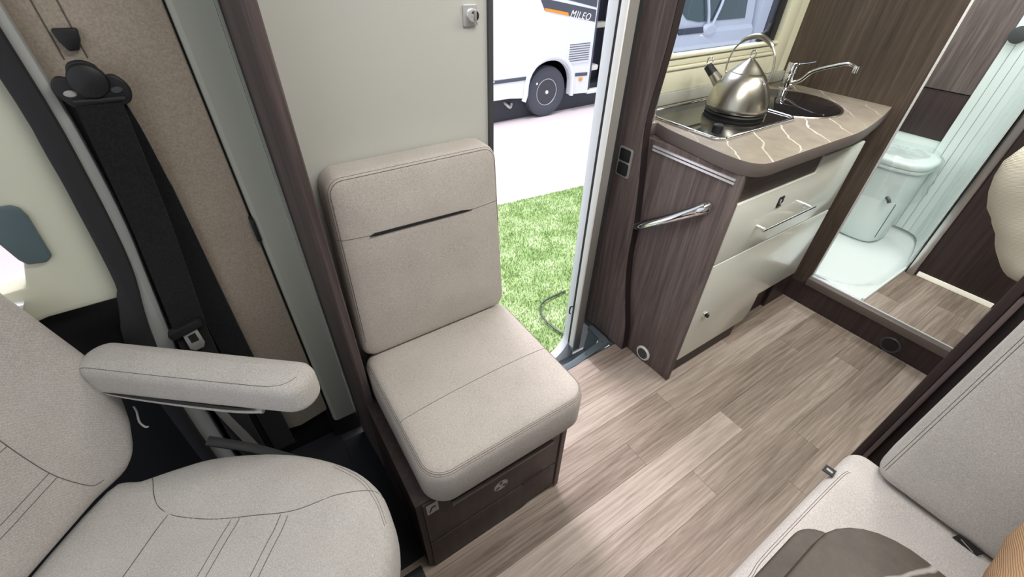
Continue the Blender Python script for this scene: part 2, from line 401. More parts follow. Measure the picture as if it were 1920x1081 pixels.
tag(box('trim_2', (-.001, .53, .0005), (.085, 1.02, .006), 'dark_floor'), kind='structure')
# shell
wr = tag(box('wall_right', (1.2, 1.09, -.1), (1.385, 1.13, 2.0), 'wall'), kind='structure')
box('wall_panel', (1.385, 1.09, -.1), (2.045, 1.13, 1.10), 'cream', wr)
box('wall_panel', (1.385, 1.09, 1.62), (2.045, 1.13, 2.0), 'cream', wr)
box('wall_panel', (2.045, 1.09, -.1), (3.2, 1.13, 2.0), 'wall', wr)
wf = tag(box('wall_front_right', (.106, .96, .0), (.574, 1.0, 2.0), 'wall'), kind='structure')
box('edge_profile', (.5745, .952, .0), (.587, 1.005, 2.0), 'dark_grey', wf, .002)
tag(box('wall_left', (-1.3, -1.39, -.1), (3.2, -1.35, 2.0), 'wall'), kind='structure')
tag(box('wall_rear', (3.2, -1.35, -.1), (3.24, 1.13, 2.0), 'wall'), kind='structure')
ceil = tag(box('ceiling', (-.6, -1.39, 2.0), (3.24, 1.13, 2.04), 'ceiling'), kind='structure')
tag(box('wall_over_door', (.587, .96, 1.86), (1.2, 1.02, 2.0), 'wall'), kind='structure')
for i, (x, y, lb) in enumerate(((.62, .18, 'flat ceiling lamp over the side seat and aisle'), (1.75, .12, 'flat ceiling lamp over the aisle by the kitchen'), (2.8, .6, 'flat ceiling lamp over the shower tray'))):
    t = thing('ceiling_lamp', lb, 'lamp', (x, y, 1.99))
    lathe('lamp_housing', [(0, 0), (.075, 0), (.08, -.006), (.08, -.012), (.07, -.014)][::-1], (x, y, 1.9995), 'white_plastic', t)
    lathe('diffuser', [(.068, -.0), (.06, -.004), (0, -.005)], (x, y, 1.985), 'lamp', t)

# bulkhead post between cab and living area
post = tag(prism('trim_3', [(.105, .83), (.108, .835), (.108, 1.02), (.07, 1.03), (.085, .836), (.09, .83)], 'z', .0, 2.0, 'wood_post'), kind='structure')
prism('edge_strip', [(.0695, 1.030), (.0720, 1.008), (.0690, 1.006), (.0650, 1.030)], 'z', .1, 2.0, 'alu', post)
tag(prism('trim_4', [(.064, 1.05), (.064, 1.027), (.004, 1.027), (-.004, 1.033), (-.006, 1.05)], 'z', .12, 2.0, 'grey_trim', smooth=False), kind='structure')
tag(box('trim_5', (-.02, 1.055, .0), (.08, 1.08, 2.0), 'black'), kind='structure')
tag(box('wall_cab', (-.33, 1.0855, -.1), (.104, 1.10, 2.0), 'black'), kind='structure')
# B pillar beige trim
bp = tag(prism('trim_6', [(-.012, .17), (-.008, 2.0), (-.24, 2.0), (-.225, 1.30), (-.222, 1.05), (-.235, .9), (-.262, .72), (-.262, .25), (-.18, .17), (-.10, .15)], 'y', 1.045, 1.075, 'beige_trim', bevel=.006), kind='structure')
prism('belt_recess', [(-.128, 1.2), (-.118, 1.0), (-.128, .58), (-.135, .1), (-.235, .1), (-.262, .60), (-.262, .72), (-.20, 1.2)], 'y', 1.0385, 1.05, 'black', bp)
box('window_slot', (-.014, 1.028, .84), (-.004, 1.05, .90), 'black', bp, .003)
for x in (-.173, -.143):
    tube('groove', [(x+.0, 1.0445, 1.6), (x, 1.0445, 1.235)], .0011, 'seam', bp, 5)
# pillar plastic strip and door seal
def ribbon(name, L_, Rr, y0, y1, mt, parent=None, bevel=.003):
    L_ = [(p.x, p.y) for p in catmull([(a, b, 0) for a, b in L_], 4)]; Rr = [(p.x, p.y) for p in catmull([(a, b, 0) for a, b in Rr], 4)]
    return prism(name, L_ + Rr[::-1], 'y', y0, y1, mt, parent, bevel=bevel)
tag(ribbon('trim_7', [(-.238, 2.0), (-.222, 1.30), (-.228, 1.06), (-.245, .87), (-.272, .75), (-.32, .45), (-.33, .0)],
           [(-.205, 2.0), (-.204, 1.30), (-.204, 1.12), (-.215, .95), (-.24, .77), (-.28, .45), (-.29, .0)], 1.02, 1.044, 'pillar_grey'), kind='structure')
tag(ribbon('trim_8', [(-.262, 2.0), (-.252, 1.27), (-.258, 1.1), (-.266, 1.0), (-.283, .84), (-.30, .79), (-.345, .60), (-.36, .0)],
           [(-.23, 2.0), (-.218, 1.28), (-.225, 1.05), (-.243, .87), (-.27, .75), (-.285, .67), (-.318, .45), (-.33, .0)], 1.008, 1.05, 'rubber', bevel=.006), kind='structure')

# cab door
cdoor = tag(prism('door_1', [(-.247, 1.9), (-.24, 1.27), (-.247, 1.1), (-.256, .99), (-.272, .85), (-.279, .81), (-.292, .795), (-.41, .795), (-.50, .775), (-1.2, .75), (-1.2, .868), (-.442, .868), (-.406, .869), (-.383, .922), (-.369, 1.00), (-.372, 1.25), (-.40, 1.45), (-.45, 1.9)], 'y', 1.03, 1.08, 'door_trim', bevel=.006), kind='structure')
prism('sill_moulding', [(-1.2, .838), (-.461, .838), (-.425, .834), (-.418, .846), (-.461, .852), (-1.2, .852)], 'y', 1.012, 1.031, 'white_frame', cdoor, bevel=.004)
prism('lower_panel', [(-.26, .80), (-.30, .68), (-.33, .0), (-1.2, .0), (-1.2, .77)], 'y', 1.06, 1.09, 'black', cdoor)
prism('handle_recess', [(-.333, 1.004), (-.336, 1.021), (-.345, 1.028), (-.40, 1.031), (-.405, 1.02), (-.392, .975), (-.384, .93), (-.378, .917), (-.353, .913), (-.341, .922)], 'y', 1.020, 1.032, 'handle_grey', cdoor, bevel=.004)
tag(box('window_1', (-1.2, 1.07, .86), (-.37, 1.076, 1.9), 'clear'), kind='structure')

# ---- seat belt
belt = thing('seat_belt', 'black seat belt hanging from its pillar guide beside the cab seat', 'seat belt', (-.15, 1.0, 1.2))
xf = lambda p: p
g = [(-.197, 1.212), (-.187, 1.219), (-.175, 1.216), (-.172, 1.226), (-.166, 1.236), (-.149, 1.2385), (-.134, 1.230), (-.130, 1.216), (-.118, 1.215), (-.107, 1.203), (-.104, 1.188), (-.110, 1.174), (-.124, 1.168), (-.155, 1.166), (-.182, 1.170), (-.194, 1.183), (-.199, 1.198)]
gp = catmull([(x, z, 0) for x, z in g], 3, True)
gd = prism('guide_loop', [(p.x, p.y) for p in gp], 'y', 1.0, 1.014, 'black', belt, bevel=.004, seg=3)
lathe('bolt_cover', [(.026, 0), (.024, -.008), (.016, -.012), (0, -.013)], (-.151, 1.0, 1.21), 'black', gd, axis='y')
tube('slot_edge', [(-.183, .998, 1.182), (-.115, .998, 1.180)], .0035, 'rubber', gd, 8)
lathe('screw_cap', [(.009, 0), (.007, -.002), (0, -.0025)], (-.181, .999, 1.194), 'label_grey', gd, 16, 'y', scale=(1, .6))
lathe('screw_cap', [(.009, 0), (.007, -.002), (0, -.0025)], (-.122, .999, 1.193), 'dark_grey', gd, 16, 'y', scale=(1, .6))
def strap(P, w, th=.0015, mt='belt'):
    V = []; F = []
    for p in P:
        p = Vector(p)
        for dx, dy in ((-w/2, -th), (w/2, -th), (w/2, th), (-w/2, th)): V.append((p.x+dx, p.y+dy, p.z))
    n = len(P)
    for i in range(n-1):
        for k in range(4): F.append((i*4+k, i*4+(k+1) % 4, i*4+4+(k+1) % 4, i*4+4+k))
    F += [(3, 2, 1, 0), tuple((n-1)*4+k for k in range(4))]
    return V, F
V, F = strap(catmull([(-.153, 1.004, 1.18), (-.156, 1.0, 1.15), (-.175, 1.0, .95), (-.205, .995, .72), (-.214, .99, .64), (-.235, 1.0, .3), (-.24, 1.02, .1)], 5), .062); mesh('strap', V, F, 'belt', belt)
V, F = strap(catmull([(-.15, 1.012, 1.178), (-.146, 1.02, 1.1), (-.148, 1.03, .9), (-.158, 1.033, .6), (-.165, 1.035, .1)], 5), .058); mesh('strap', V, F, 'belt', belt)
tg = prism('tongue', rrect(-.252, .69, -.182, .712, .009), 'y', .975, .997, 'black', belt, bevel=.004)
tg.data.transform(Matrix.Translation((-.215, .986, .70)) @ Matrix.Rotation(R(-14), 4, 'Y') @ Matrix.Translation((.217, -.986, -.70)))
t2 = prism('metal_blade', [(-.226, .695), (-.196, .703), (-.196, .65), (-.202, .638), (-.22, .635), (-.228, .645)], 'y', .98, .984, 'satin', belt, bevel=.001)
prism('blade_slot', [(-.219, .682), (-.203, .686), (-.203, .662), (-.219, .660)], 'y', .9795, .9845, 'black', t2)
t = thing('belt_guide_cap', 'small black plug in the beige pillar above the belt guide', 'plug', (-.16, 1.04, 1.27))
prism('plug_body', [(-.168, 1.279), (-.136, 1.278), (-.139, 1.262), (-.146, 1.248), (-.160, 1.247), (-.166, 1.262)], 'y', 1.032, 1.046, 'black', t, bevel=.003)
# grey tube at sill between belt and pillar
tube('pillar_pipe', catmull([(-.27, 1.0, .60), (-.245, 1.0, .35), (-.225, 1.0, .15), (-.22, 1.0, .0)], 6), .012, 'grey_frame'); tag(bpy.data.objects['pillar_pipe'], 'grey tube rising from the cab floor under the armrest', 'pipe')

# ================================================================== SIDE SEAT
seat = thing('side_seat', 'single side seat with greige cushions on dark wooden box beside the entrance', 'seat', (.33, .7, 0))
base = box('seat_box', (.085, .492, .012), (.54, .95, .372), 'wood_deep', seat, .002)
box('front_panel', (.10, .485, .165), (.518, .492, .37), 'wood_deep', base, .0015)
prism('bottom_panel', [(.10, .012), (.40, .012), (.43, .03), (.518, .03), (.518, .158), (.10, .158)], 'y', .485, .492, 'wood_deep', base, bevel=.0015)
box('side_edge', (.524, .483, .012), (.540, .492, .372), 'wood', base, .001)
box('handle_lip', (.17, .474, .309), (.49, .4835, .320), 'stone_edge', base, .003)
for x, z in ((.16, .15), (.43, .162)): box('finger_slot', (x-.035, .483, z-.004), (x+.035, .4865, z+.004), 'black', base)
st = lathe('round_sticker', [(.022, 0), (.022, -.0008), (0, -.0008)], (.318, .4848, .240), 'label_grey', base, 28, 'y')
for a in (90, 210, 330):
    V = [(.318+.019*cos(R(a+q))*k, .4836, .240+.019*sin(R(a+q))*k) for q, k in ((-14, 1), (14, 1), (28, .35), (-28, .35))]
    V += [(x, y-.0004, z) for x, y, z in V]
    mesh('sticker_arrow', V, [(0, 1, 2, 3), (7, 6, 5, 4), (0, 4, 5, 1), (1, 5, 6, 2), (2, 6, 7, 3), (3, 7, 4, 0)], 'wood_deep', st)
mk = box('warning_sticker', (.108, .4842, .318), (.138, .4848, .362), 'label_grey', base)
tube('sticker_mark', [(.115, .4836, .33), (.122, .4836, .347), (.131, .4836, .345)], .0018, 'wood_deep', mk, 5)
def inset(P, d):
    P = [Vector(p) for p in P]; n = len(P); out = []
    for i in range(n):
        t = (P[(i+1) % n]-P[i-1]).normalized(); out.append(P[i]+Vector((-t.y, t.x))*d)
    return out
so_ = rrect(.115, .456, .581, .912, .062, 8)
sc_ = pillow('seat_cushion', so_, [(.02, .366), (.006, .372), (0, .386), (0, .468), (.003, .482), (.010, .492), (.02, .498), (.03, .500)], 'fabric', seat, lambda x, y, k: .012*k)
D = (0, 0, -1)
zt = .54
for ins, r_ in ((.0055, .0008), (.0085, .0012), (.0115, .0008)):
    P = inset(so_, ins); k = len(P)//4
    P = [p for p in P[2*k+k-2:] + P[:k+2]]   # left side, front, right side
    P = [Vector((p.x, p.y, zt)) for p in P]
    P = [Vector((P[0].x, .86, zt))] + P + [Vector((P[-1].x, .86, zt))]
    seam(sc_, P, D, sc_, r_, n=4)
seam(sc_, [(.125, .64, zt), (.35, .642, zt), (.57, .646, zt)], D, sc_, .001)
# backrest
# outline across (u) and height (v); w is thickness towards the sitter
def back_xf(v):
    t = (v.y-.503)/.514
    return Vector((.346+(v.x-.346)*(1-.085*t)-.002*t, .915 + .03*(v.y-.5) - v.z, v.y))
bo_ = rrect(.120, .503, .572, 1.017, .040, 8)
def btop(x, y, k): return .010*min(1, k*1.6)
bc = pillow('backrest_cushion', bo_, [(.014, -.030), (.003, -.026), (0, -.016), (0, .032), (.002, .040), (.007, .047), (.014, .050)], 'fabric', seat, btop, xf=back_xf)
B = (0, 1, 0)
for ins, r_ in ((.0045, .0008), (.009, .0012)):
    P = inset(bo_, ins); P = [back_xf(Vector((p.x, p.y, .12))) for p in P]
    P = [back_xf(Vector((.120+ins+.004, .53, .12)))] + P[18:27] + P[9:18] 
    P = P[:1] + [back_xf(Vector((p[0], p[1], .12))) for p in [q for q in reversed(inset(bo_, ins)[9:27])]]
    P.append(back_xf(Vector((.572-ins, .80, .12))))
    seam(bc, P, B, bc, r_, n=3)
seam(bc, [(.132, .8, .8745), (.17, .8, .8735), (.21, .8, .873)], B, bc, .001)
seam(bc, [(.455, .8, .8675), (.50, .8, .8665), (.556, .8, .866)], B, bc, .001)
pts = [(.203, .8725), (.216, .8775), (.44, .8725), (.468, .8675), (.445, .8665), (.222, .8705)]
prism('grip_slit', pts, 'y', .8635, .875, 'black', bc)

# wall lock near the door
t = thing('push_lock', 'square chrome push lock on the white wall panel by the door', 'lock', (.536, .958, 1.275))
prism('lock_plate', rrect(.514, 1.255, .546, 1.295, .003), 'y', .954, .96, 'bright_alu', t, bevel=.001)
k = lathe('lock_knob', [(.012, 0), (.012, -.012), (.010, -.016), (0, -.0165)], (.532, .954, 1.276), 'chrome', t, 24, 'y')
box('knob_grip', (.5305, .933, 1.266), (.5335, .938, 1.286), 'satin', k, .001)
tube('catch_lever', [(.536, .952, 1.27), (.544, .95, 1.258)], .002, 'chrome', t, 6)

# ================================================================== ENTRANCE
fr = tag(prism('door_2', [(1.012, -.06), (1.053, -.06), (1.053, 1.86), (1.012, 1.86)], 'y', .958, .985, 'grey_frame', bevel=.003), kind='structure')
box('light_edge', (1.004, .955, -.03), (1.0115, .98, 1.86), 'text_white', fr, .002)
prism('rubber_seal', [(1.006, -.02), (1.0115, -.02), (1.0115, 1.86), (1.006, 1.86)], 'y', .9805, .992, 'rubber', fr)
outer = [(1.0, 1.9), (1.05, 1.9), (1.05, -.2), (.58, -.2), (.58, -.10), (.90, -.10)] + [(.90+.11*sin(R(a)), .01-.11*cos(R(a))) for a in range(10, 91, 10)]
prism('outer_frame', outer, 'y', .99, 1.03, 'white_frame', fr, bevel=.004)
hk = tube('door_catch', catmull([(1.0, .985, .20), (.985, .985, .205), (.983, .985, .175), (.99, .985, .165)], 5), .003, 'black', fr, 8)
# step well: flange and tub
sw = tag(prism('trim_9', [(.585, .845), (.93, .848), (1.148, .872), (1.156, .90), (1.158, 1.0), (1.13, 1.0), (1.125, .915), (1.10, .90), (.93, .878), (.585, .876)], 'z', -.02, .004, 'well', bevel=.003), kind='structure')
tub = [(.585, .878), (.93, .880), (1.098, .902), (1.122, .92), (1.128, .99), (.585, .99)]
V = [(x, y, -.005) for x, y in tub] + [(x*.97+.02, (y-.94)*.8+.95, -.13) for x, y in tub]
n = len(tub)
mesh('step_tub', V, [(i, (i+1) % n, n+(i+1) % n, n+i) for i in range(n) if i != n-2] + [tuple(range(n, 2*n))], 'well', sw)
for x, y in ((1.118, .893), (1.005, .872), (.85, .861)):
    lathe('flange_screw', [(.005, 0), (.004, .002), (0, .002)], (x, y, .004), 'alu', sw, 12)

# wavy board and switch
by = [(.925, 2.0), (.925, 1.3), (.935, 1.1), (.946, .94), (.92, .75), (.901, .60), (.893, .449), (.875, .33), (.848, .22), (.827, .14), (.815, .06), (.813, .001)]
bpts = [(p.x, p.y) for p in catmull([(a, b, 0) for a, b in by], 4)]
bd = tag(prism('trim_10', bpts + [(1.09, .001), (1.09, 2.0)], 'x', 1.163, 1.1945, 'wood', bevel=.0015), kind='structure')
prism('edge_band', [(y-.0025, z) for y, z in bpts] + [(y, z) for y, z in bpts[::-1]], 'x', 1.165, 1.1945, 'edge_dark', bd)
tag(box('trim_11', (1.05, 1.045, -.2), (1.19, 1.07, 1.9), 'dark_grey'), kind='structure')
sp = thing('switch_plate', 'silver framed switch plate with two black rockers on the wavy dark board', 'switch', (1.165, 1.0, .8))
prism('switch_frame', rrect(.968, .745, 1.032, .852, .008), 'x', 1.160, 1.168, 'satin', sp, bevel=.002)
prism('rocker', rrect(.976, .752, 1.024, .796, .006), 'x', 1.157, 1.163, 'black', sp, bevel=.001)
prism('rocker', rrect(.976, .803, 1.024, .846, .006), 'x', 1.157, 1.163, 'black', sp, bevel=.001)

# ================================================================== KITCHEN UNIT
ku = thing('kitchen_unit', 'dark oak kitchen unit with white drawer and door fronts', 'cabinet', (1.55, .8, 0))
prism('side_panel', [(.584, 0), (1.085, 0), (1.085, .898), (.584, .898)], 'x', 1.195, 1.214, 'wood', ku, bevel=.0015)
box('carcass', (1.2145, .605, .25), (1.985, 1.085, .898), 'wood', ku)
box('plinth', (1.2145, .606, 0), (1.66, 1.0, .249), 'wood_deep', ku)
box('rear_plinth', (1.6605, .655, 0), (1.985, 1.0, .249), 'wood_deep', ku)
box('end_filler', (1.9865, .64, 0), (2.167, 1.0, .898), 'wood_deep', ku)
box('top_rail', (1.2145, .590, .806), (1.672, .6045, .898), 'wood_h', ku)
box('top_rail', (1.6725, .590, .866), (1.99, .6045, .898), 'wood_deep', ku)
dr = prism('drawer_front', [(1.22, .578), (1.98, .578), (1.976, .858), (1.690, .858), (1.668, .802), (1.22, .802)], 'y', .584, .604, 'white', ku, bevel=.003, seg=3)
df = prism('door_front', [(1.22, .108), (1.66, .108), (1.69, .15), (1.693, .247), (1.984, .247), (1.98, .574), (1.22, .574)], 'y', .584, .604, 'white', ku, bevel=.004, seg=3)
h = tube('bar_handle', [(1.385, .552, .675), (1.715, .552, .675)], .0045, 'chrome', dr, 10)
for x in (1.40, 1.70): tube('handle_stud', [(x, .584, .675), (x, .553, .675)], .006, 'chrome', h, 10)
lk = prism('lock_plate', rrect(1.476, .722, 1.506, .76, .003), 'y', .5805, .5845, 'black', dr, bevel=.001)
lathe('lock_ring', [(.010, 0), (.010, -.003), (.006, -.004), (0, -.004)], (1.491, .5805, .741), 'chrome', lk, 20, 'y')
kb = box('latch', (1.275, .577, .315), (1.305, .5845, .34), 'chrome', df, .002); box('latch_grip', (1.284, .566, .322), (1.292, .577, .336), 'black', kb, .001)
# side trims
for z in (.879, .868): box('chrome_strip', (1.190, .604, z-.0035), (1.195, .915, z+.0035), 'bright_alu', ku)
gh = thing('grab_handle', 'chrome grab handle slanting across the side of the kitchen unit', 'handle', (1.17, .77, .67))
tube('grip_bar', catmull([(1.190, .898, .582), (1.176, .893, .586), (1.166, .875, .600), (1.160, .84, .627), (1.158, .78, .672), (1.160, .72, .720), (1.168, .68, .752), (1.180, .663, .766), (1.190, .660, .769)], 6), lambda t_: .014+.006*t_, 'chrome', gh, 18)
lathe('end_rosette', [(.019, 0), (.018, -.003), (.014, -.004)], (1.195, .898, .582), 'chrome', gh, 24, 'x')
def air_vent(name, label, c, r, mt, mt2):
    t = thing(name, label, 'vent', c)
    lathe('vent_ring', [(r*.68, .004), (r*.70, -.006), (r*.85, -.009), (r, -.005), (r, 0)], c, mt, t, 32, 'x')
    lathe('vent_duct', [(r*.70, -.004), (r*.68, .004), (r*.66, .0045), (0, .0045)], (c[0]-.005, c[1], c[2]), mt2, t, 32, 'x')
    for i in range(-2, 3): box('vent_fin', (c[0]-.003, c[1]+i*r*.25-.001, c[2]-r*.62*math.sqrt(1-(i*.25/.66)**2) if abs(i) < 3 else 0), (c[0]-.001, c[1]+i*r*.25+.001, c[2]+r*.62*math.sqrt(1-(i*.25/.66)**2)), mt, t)
    return t
air_vent('warm_air_vent', 'white round warm air vent low on the kitchen side panel', (1.195, .722, .042), .034, 'label_white', 'dark_grey')

# worktop (continuous) with veins
wt_out = [(1.232, .954), (1.212, .884), (1.197, .764), (1.187, .66), (1.190, .60), (1.210, .566), (1.256, .552), (1.405, .550), (1.60, .548), (1.778, .549), (2.0, .583), (2.188, .622)]
wp = [(p.x, p.y) for p in catmull([(a, b, 0) for a, b in wt_out], 5)] + [(2.188, 1.088), (1.20, 1.088), (1.20, .956)]
wt = prism('worktop', wp, 'z', .8985, .94, 'stone', None, bevel=.003)
wt.data.materials.append(M['stone_edge'])
for p in wt.data.polygons:
    if abs(p.normal.z) < .6: p.material_index = 1
tag(wt, 'grey brown marbled worktop with pale veins and a rounded corner', 'worktop')
tag(box('upstand', (1.20, 1.066, .9405), (2.188, 1.088, .985), 'grey_trim', None, .008), 'pale grey coved strip along the back edge of the worktop', 'trim')

hb = thing('hob', 'black glass gas hob with polished rim let into the worktop', 'hob', (1.5, .89, .94))
hp = rrect(1.262, .733, 1.685, 1.035, .03)
prism('hob_glass', hp, 'z', .9405, .9445, 'hob', hb)
tube('hob_rim', [(x, y, .9445) for x, y in rrect(1.257, .728, 1.690, 1.040, .033)], .0055, 'chrome', hb, 10, True)
# ring under the kettle
ring = lathe('burner_plate', [(.098, 0), (.100, .006), (.096, .012), (.05, .013), (0, .013)], (1.550, .880, .9445), 'black', hb, 40)
lathe('control_knob', [(.017, 0), (.016, .012), (.012, .015), (0, .015)], (1.345, .80, .9445), 'black', hb, 24)
gg = thing('splash_guard', 'clear splash guard standing beside the hob next to the dark board', 'splash guard', (1.26, 1.0, .94))
prism('clear_sheet', [(.965, .9405), (1.055, .9405), (1.055, 1.06), (.985, 1.06), (.97, 1.05), (.965, 1.03)], 'x', 1.225, 1.229, 'clear', gg)
tube('sheet_edge', catmull([(1.227, .965, .9405), (1.227, .965, 1.03), (1.227, .97, 1.052), (1.227, .985, 1.061), (1.227, 1.055, 1.061)], 4), .0022, 'satin', gg, 6)

# sink with glass lid
sk = thing('sink', 'round sink under a glossy black lid in the worktop', 'sink', (1.86, .86, .94))
lathe('sink_rim', [(.188, .0), (.190, .003), (.196, .004), (.199, .001), (.199, 0)], (1.862, .868, .9402), 'steel', sk, 64)
ld = lathe('sink_lid', [(.187, 0), (.187, .0035), (.185, .0045), (0, .0045)], (1.862, .868, .9402), 'sink_lid', sk, 64)
lathe('finger_hole', [(.016, 0), (.016, .0006), (0, .0006)], (1.955, .745, .9450), 'black', ld, 24, scale=(1, .7))
# tap
tp = thing('tap', 'chrome mixer tap with long swivel spout behind the sink', 'tap', (2.07, .985, .94))
tx, ty = 2.065, .985
lathe('tap_body', [(.026, 0), (.026, .004), (.019, .006), (.019, .035), (.0205, .036), (.0205, .06), (.0195, .062), (.0215, .064), (.0215, .098), (.019, .102), (0, .103)], (tx, ty, .9402), 'chrome', tp, 32)
tube('spout', catmull([(tx, ty-.015, .965), (tx+.003, ty-.05, .985), (tx, .90, 1.025), (tx-.008, .82, 1.062), (tx-.012, .785, 1.073), (tx-.014, .762, 1.070), (tx-.014, .752, 1.058)], 6), lambda t_: .0085-.002*t_, 'chrome', tp, 12)
lathe('aerator', [(.010, -.012), (.011, 0), (.010, .012), (0, .013)], (tx-.014, .752, 1.06), 'chrome', tp, 16)
tube('lever', [(tx, ty-.01, 1.035), (tx+.006, ty-.04, 1.043), (tx+.012, ty-.075, 1.055)], .0035, 'chrome', tp, 8)

# kettle
kx, ky, kz = 1.550, .880, .9590
kt = thing('kettle', 'brushed steel whistling kettle with hoop handle on the hob', 'kettle', (kx, ky, kz))
kprof = [(.090, 0), (.101, .001), (.1035, .005), (.1025, .018), (.099, .036), (.092, .057), (.082, .079), (.0705, .098), (.0595, .112), (.054, .116), (.051, .118)]
lathe('kettle_body', kprof, (kx, ky, kz), 'steel', kt, 56)
kl = lathe('kettle_lid', [(.052, .117), (.053, .119), (.049, .122), (.036, .135), (.022, .148), (.010, .157), (.0045, .161), (0, .162)], (kx, ky, kz), 'steel', kt, 48)
tube('lid_ring', [(kx, ky+.0085*cos(a), kz+.172+.012*sin(a)) for a in [2*pi*i/20 for i in range(20)]], .0022, 'steel', kl, 8, True)
hpnts = catmull([(kx, ky+.070, kz+.098), (kx, ky+.080, kz+.106), (kx, ky+.082, kz+.135), (kx, ky+.073, kz+.175), (kx, ky+.050, kz+.205)], 6)
tube('handle_wire', hpnts, .003, 'steel', kt, 8)
tube('handle_wire', [(p.x, 2*ky-p.y, p.z) for p in hpnts], .003, 'steel', kt, 8)
tube('handle_grip', catmull([(kx, ky+.055, kz+.200), (kx, ky+.038, kz+.213), (kx, ky, kz+.224), (kx, ky-.038, kz+.213), (kx, ky-.055, kz+.200)], 6), lambda t_: .0055+.003*sin(pi*t_), 'steel', kt, 12)
for s_ in (1, -1): lathe('handle_lug', [(.008, 0), (.007, .006), (0, .007)], (kx, ky+s_*.070, kz+.092), 'chrome', kt, 14)
sa, sb = Vector((kx-.015, ky+.062, kz+.055)), Vector((kx-.03, ky+.125, kz+.108))
tube('spout', [sa, sa.lerp(sb, .3), sa.lerp(sb, .6), sb], lambda t_: .024-.010*t_, 'steel', kt, 20)
wh = tube('whistle', [sa.lerp(sb, .72), sa.lerp(sb, .9), sb + (sb-sa).normalized()*.012], lambda t_: .0165-.002*t_, 'black', kt, 16)
tube('whistle_ring', [sb+Vector((0, .006+.011*cos(a), .022+.013*sin(a))) for a in [2*pi*i/18 for i in range(18)]], .002, 'chrome', wh, 8, True)

# ================================================================== KITCHEN WINDOW
wn = tag(prism('window_2', [(1.385, 1.075), (1.375, 1.62), (2.11, 1.62), (2.11, 1.0), (2.06, 1.0), (2.045, 1.60), (1.40, 1.60), (1.40, 1.10), (2.045, 1.10), (2.05, 1.075)], 'y', 1.07, 1.10, 'cream'), kind='structure')
wn.data.clear_geometry(); bpy.data.objects.remove(wn)
wn = tag(box('window_2', (1.38, 1.085, 1.10), (1.40, 1.13, 1.62), 'cream', None, .002), kind='structure')
box('frame_side', (2.036, 1.068, .985), (2.118, 1.10, 1.62), 'cream', wn, .006)
box('frame_top', (1.38, 1.075, 1.60), (2.118, 1.10, 1.64), 'cream', wn, .005)
box('frame_side_panel', (2.112, 1.08, .985), (2.188, 1.092, 2.0), 'cream', wn)
for z0, z1, yy in ((1.097, 1.110, 1.063), (1.072, 1.094, 1.072), (1.058, 1.071, 1.066)):
    box('moulding_bar', (1.21, yy, z0), (2.036, 1.09, z1), 'cream', wn, .005, 3)
box('lower_panel', (1.21, 1.074, .985), (2.036, 1.0895, 1.057), 'cream', wn, .003)
box('rubber_frame', (2.000, 1.088, 1.108), (2.0355, 1.12, 1.60), 'rubber', wn, .003)
box('window_stay', (1.985, 1.10, 1.108), (2.0, 1.12, 1.60), 'van_dark', wn, .002)
prism('dark_catch', [(1.93, 1.108), (2.0, 1.108), (2.0, 1.19), (1.985, 1.17), (1.975, 1.145), (1.945, 1.135), (1.935, 1.12)], 'y', 1.092, 1.11, 'black', wn, bevel=.004)
box('pane', (1.40, 1.112, 1.10), (2.0, 1.116, 1.60), 'glass', wn)

# ================================================================== WASHROOM
pt = tag(prism('wall_washroom', [(.572, .0), (1.089, .0), (1.089, 2.0), (.572, 2.0)], 'x', 2.188, 2.208, 'wood_brown'), kind='structure')
box('pale_edge', (2.1865, .5685, .15), (2.2085, .5715, 2.0), 'text_white', pt, .001)
stp = tag(box('trim_12', (2.168, -.4, .0), (2.187, .66, .112), 'wood_deep'), kind='structure')
box('step_nosing', (2.160, -.4, .1125), (2.19, .575, .152), 'stone_edge', stp, .004)
box('nosing_line', (2.186, -.4, .1525), (2.191, .575, .157), 'text_white', stp)
air_vent('step_air_vent', 'dark round air vent in the step below the washroom', (2.168, .160, .045), .040, 'dark_grey', 'black')
wfl = tag(box('floor_washroom', (2.191, -.5, .0), (3.2, .338, .150), 'dark_grey'), kind='structure')
wj = {0: (2.458,), 1: (2.7,), 2: (2.33,), -1: (2.62,), -2: (2.4,)}
for row in range(-4, 4):
    y0, y1 = .04+row*.1-.0, .14+row*.1
    y1 = min(y1, .338)
    cuts = [2.191] + list(wj.get(row % 3, (2.5,))) + [2.648]
    for a, b in zip(cuts[:-1], cuts[1:]): box('floor_plank', (a+.0004, y0+.0004, .150), (b-.0004, y1-.0004, .156), 'floor', wfl)
# shower tray with basin
ty0, ty1, tx0, tx1 = .34, 1.085, 2.209, 3.1
tr = thing('shower_tray', 'white moulded shower tray with curved rim beyond the step', 'shower tray', (2.65, .7, .0))
n_, m_ = 36, 30; V = []; F = []
for j in range(m_+1):
    for i in range(n_+1):
        x = 2.192+(3.1-2.192)*i/n_; y = ty0+(ty1-ty0)*j/m_
        d1 = min((x-2.192)/.06, (3.1-x)/.1, (y-ty0)/.07, (ty1-y)/.06, 1.0)
        cx, cy = (x-2.66)/.45, (y-.70)/.36
        rr = (abs(cx)**3.2+abs(cy)**3.2)**(1/3.2)
        e = max(0, min(1, (1.02-rr)/.16)); z = .162-.05*(e*e*(3-2*e))
        z += .010*math.exp(-((rr-1.06)/.05)**2)
        V.append((x, y, z))
for j in range(m_):
    for i in range(n_): a = j*(n_+1)+i; F.append((a, a+1, a+n_+2, a+n_+1))
mesh('tray_shell', V, F, 'tray', tr, smooth=True, angle=60)
box('tray_front_lip', (2.192, .339, .10), (3.08, .352, .172), 'tray', tr, .005)
lathe('drain', [(.03, 0), (.03, .003), (.02, .004), (0, .003)], (2.85, .78, .112), 'chrome', tr, 24)
